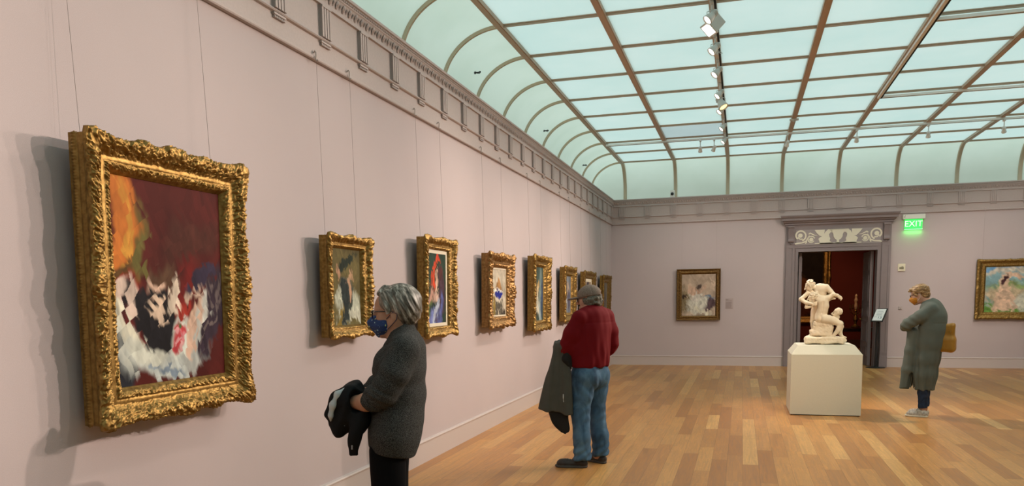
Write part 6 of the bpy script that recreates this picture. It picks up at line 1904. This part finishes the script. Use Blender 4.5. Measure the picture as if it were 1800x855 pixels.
    SN = mat('sneaker_canvas', (0.60, 0.55, 0.47), 0.8, noise=(45, (0.34, 0.31, 0.28), .15)); SW = mat('sneaker_sole', (0.72, 0.68, 0.58), 0.6)
    for y, hl, dr in ((1, (-.135, .085, 0), (1, .06, 0)), (-1, (-.115, -.085, 0), (1, -.10, 0))):
        lo = np.array((-.22, hl[1] - .09, -.01)); hi = np.array((.24, hl[1] + .09, .13))
        c = Clay(lo, hi, .005); shoe(c, hl, dr, .265, .042); c.plane((0, 0, .015), (0, 0, -1)); c.cone((hl[0] + .055, hl[1], .13), (hl[0] + .10, hl[1], .075), .034, .030, .005, None, True)
        s_ = c.mesh('sneaker', SN, root, 1)
        c = Clay(lo, hi, .004); sole(c, hl, dr, .272, .046); c.mesh('sole', SW, s_, 1)
        mb = MB(); d_ = nrm(dr)
        for i in range(4):
            p = np.array(hl) + d_ * (.125 + .022 * i) + (0, 0, .086 - .006 * i); t_ = np.array((-d_[1], d_[0], 0))
            mb.tube([tuple(p - t_ * .024 - (0, 0, .006)), tuple(p), tuple(p + t_ * .024 - (0, 0, .006))], .0025, 5)
        mb.build('laces', SW, s_)
    place(root, 1615.2, 10.1, 80)
    b = empty('handbag', (0, 0, 0), 'mustard yellow slouchy leather bag hanging behind the person in the cardigan', 'bag')
    LB = mat('bag_leather_mustard', (0.33, 0.155, 0.010), 0.5, noise=(14, (0.40, 0.20, 0.018), .25), bump=(80, .2, .002))
    c = Clay((-.52, -.22, .78), (-.14, .16, 1.24), .006)
    c.box((-.352, -.03, 1.02), (.104, .085, .17), .035, 0, None)
    c.box((-.360, -.03, .93), (.115, .105, .095), .045, .04, None)
    c.box((-.340, -.03, 1.165), (.108, .040, .022), .012, .03, None)
    c.box((-.34, -.03, 1.20), (.09, .012, .05), .01, .01, None, True)
    wb2 = waves(27, 7, 14, 40, .006)
    c.warp(lambda X, Y, Z: wb2(X, Y, Z) + .004 * np.sin(60 * X + 20 * Y) * np.clip((Z - .95) * 5, 0, 1))
    c.mesh('pouch', LB, b, 1)
    st = MB()
    for y in (-.06, .0):
        st.tube([(-.36, y, 1.14), (-.335, y - .03, 1.22), (-.318, -.10, 1.30), (-.275, -.135, 1.385), (-.20, -.150, 1.450), (-.12, -.155, 1.465), (-.05, -.17, 1.42), (-.03, -.215, 1.33), (-.12, -.26, 1.22), (-.26, y - .14, 1.15), (-.31, y - .03, 1.12)], .007, 8)
    st.build('strap', LB, b)
    MB().tube([(-.41, .050, 1.09), (-.41, .060, 1.09)], .010, 10).build('strap_rivet', mat('bag_rivet', (0.3, 0.2, 0.05), .3, metal=.9), b)
    b.location = root.matrix_basis @ Vector((.075, 0, 0)) if False else root.location; b.rotation_euler = root.rotation_euler
    for ch in b.children: ch.location = (.085, 0, 0)
visitor_cardigan()
# ------------------------------------------------------------------ marble group on the plinth
def marble():
    # local: X right in the photo, Y away from the camera, Z up from the plinth top
    root = empty('marble_sculpture', (0, 0, 0), 'cream marble group of entwined figures on a rocky base, standing on the pale plinth', 'sculpture')
    MR = mat('marble_cream', (0.72, 0.60, 0.44), 0.45, spec=0.4, noise=(9, (0.82, 0.70, 0.54), 0.25), bump=(60, 0.25, 0.002))
    q = 0.001130    # metres per unit of the layout grid
    def P(u, v, y=0.0): return ((u - 355) * q, y, (820 - v) * q)
    c = Clay((-.36, -.26, -.005), (.32, .26, .90), 0.0034)
    K = .010
    # ground and rock first, standing clear of the bodies
    c.box(P(355, 772, 0), (.245, .185, .048), .025, .0)
    c.ell(P(540, 775, -.03), (.070, .12, .042), .02); c.ell(P(180, 775, .0), (.070, .14, .050), .02); c.ell(P(230, 735, .05), (.07, .09, .05), .02)
    c.box(P(338, 640, .0), (.125, .105, .095), .018, .012, ry(.06)); c.box(P(255, 690, .03), (.07, .09, .06), .02, .01, ry(-.2)); c.box(P(400, 600, .02), (.06, .09, .05), .02, .01, ry(.3))
    wv = waves(77, 12, 20, 70, .012)
    w2 = waves(78, 10, 60, 160, .004)
    c.warp(lambda X, Y, Z: np.maximum(wv(X, Y, Z), -.004) * .7 + np.abs(w2(X, Y, Z)) * .7)
    # standing figure behind, bending over to the left
    c.chain([P(232, 700, .05), P(228, 600, .07), P(218, 560, .07), P(238, 440, .08)], [.024, .034, .032, .048], K)
    c.chain([P(275, 720, .10), P(262, 560, .10), P(262, 450, .10)], [.026, .036, .048], K)
    c.ell(P(258, 420, .085), (.066, .07, .075), .015)
    c.chain([P(262, 400, .08), P(278, 310, .06), P(300, 220, .04)], [.060, .066, .076], .02)
    c.ell(P(292, 168, .02), (.092, .072, .072), .02); c.ell(P(346, 165, .01), (.052, .050, .056), .02)
    c.cone(P(248, 160, .0), P(208, 142, -.02), .032, .028, .012)
    def head(u, v, y, s, ang, hair=True, seed=0):
        """small carved head looking to the left of the photo, tilted by ang"""
        o = np.array(P(u, v, y)); R_ = Matrix.Rotation(PI, 3, 'Z') @ Matrix.Rotation(ang, 3, 'Y')
        F = frame_of(o, R_, s)
        sub = lambda p, r, k=.006, cut=False: c.ell(F(p), tuple(np.array(r) * s), k, R_, cut)
        sub((-.012, 0, .02), (.098, .077, .090)); sub((.022, 0, -.035), (.066, .058, .084))
        c.cone(F((.086, 0, .006)), F((.118, 0, -.036)), .012 * s, .017 * s, .004)
        sub((.088, 0, -.075), (.018, .026, .012)); sub((.074, 0, -.108), (.024, .026, .020)); sub((.082, 0, .018), (.016, .05, .010))
        for yy in (-1, 1):
            sub((.098, yy * .033, -.008), (.018, .018, .012), .003, True); sub((-.006, yy * .078, -.014), (.018, .010, .030), .004)
        if hair:
            r = np.random.RandomState(seed)
            for i in range(46):
                a = r.uniform(-2.2, 2.2); e = r.uniform(-.2, 1.5)
                x = -.014 - .088 * math.cos(e) * math.cos(a) if e < 1.1 else -.01
                sub((-.014 - .092 * math.cos(e) * math.cos(a), .078 * math.cos(e) * math.sin(a), .030 + .088 * math.sin(e)), (.026, .024, .020), .004)
    head(178, 132, -.02, .62, .35, True, 1)
    # his far arm reaches right, fingers spread
    c.chain([P(362, 150, .0), P(408, 200, -.01), P(440, 236, -.02), P(500, 262, -.03)], [.040, .031, .026, .019], K)
    for i in range(4): c.chain([P(498 + i * 2, 254 + i * 10, -.03), P(522 + i * 2, 262 + i * 11, -.035), P(536 - i * 5, 284 + i * 8, -.035)], [.010, .009, .007], .003)
    # his near arm comes forward round her shoulders
    c.chain([P(262, 185, -.01), P(250, 235, -.04), P(300, 262, -.075)], [.032, .026, .020], K)
    # seated figure, back to the viewer
    c.chain([P(312, 478, -.06), P(326, 420, -.065), P(334, 372, -.065), P(325, 318, -.06)], [.066, .056, .060, .070], .02, ((1, 0, 0), 1.12))
    c.cone(P(278, 288, -.06), P(382, 276, -.06), .040, .040, .02)
    c.ell(P(292, 515, -.065), (.056, .072, .062), .010); c.ell(P(346, 518, -.07), (.058, .070, .060), .010)
    c.cone(P(318, 470, -.138), P(316, 548, -.140), .005, .007, .010, None, True); c.cone(P(334, 320, -.128), P(322, 455, -.124), .005, .005, .012, None, True)
    c.cone(P(272, 290, -.06), P(238, 275, -.07), .028, .026, .010)
    head(212, 272, -.07, .58, .15, True, 2)
    # arms folded up round the head at left
    c.chain([P(250, 262, -.02), P(200, 208, -.0), P(150, 226, -.02)], [.034, .028, .025], K)
    c.chain([P(158, 218, -.02), P(84, 290, -.05), P(150, 332, -.10), P(215, 345, -.125)], [.028, .028, .024, .018], K)
    for i in range(4): c.chain([P(212, 332 + i * 10, -.125), P(244, 326 + i * 11, -.135), P(264, 318 + i * 11, -.125)], [.009, .008, .0065], .003)
    c.chain([P(150, 352, -.08), P(148, 384, -.09), P(228, 372, -.11)], [.018, .020, .015], K)
    # right arm stretched out towards the other hand
    c.chain([P(378, 275, -.06), P(438, 238, -.065), P(486, 246, -.055)], [.032, .024, .018], K)
    c.chain([P(388, 300, .0), P(430, 282, -.03), P(456, 286, -.045)], [.018, .017, .013], K)
    for i in range(4): c.chain([P(486, 238 + i * 8, -.055), P(510, 250 + i * 10, -.06), P(518 + i * 3, 282 + i * 5, -.06)], [.009, .008, .0065], .003)
    # thighs, shins and feet
    c.chain([P(350, 520, -.08), P(440, 535, -.10), P(525, 580, -.115)], [.060, .050, .037], .012)
    c.chain([P(528, 578, -.115), P(505, 650, -.12), P(452, 722, -.12)], [.036, .033, .019], .010)
    c.chain([P(456, 722, -.12), P(420, 742, -.13), P(500, 758, -.12)], [.018, .017, .012], .008)
    c.chain([P(400, 520, .0), P(480, 560, .01), P(535, 612, .01), P(522, 680, .01), P(548, 728, -.02), P(590, 742, -.03)], [.048, .042, .034, .030, .018, .013], .010)
    # small child behind the knee
    c.chain([P(488, 505, .05), P(460, 560, .05)], [.034, .046], .012); c.chain([P(470, 492, .03), P(432, 462, .01)], [.016, .012], .008)
    head(496, 446, .03, .56, -.1, False)
    c.warp(waves(5, 10, 40, 120, .0012))
    c.plane((0, 0, 0.001), (0, 0, -1))
    c.mesh('figure_group', MR, root, 1)
    root.location = (4.02, 11.30, 0.915)
    root.rotation_euler = (0, 0, -0.10)
marble()
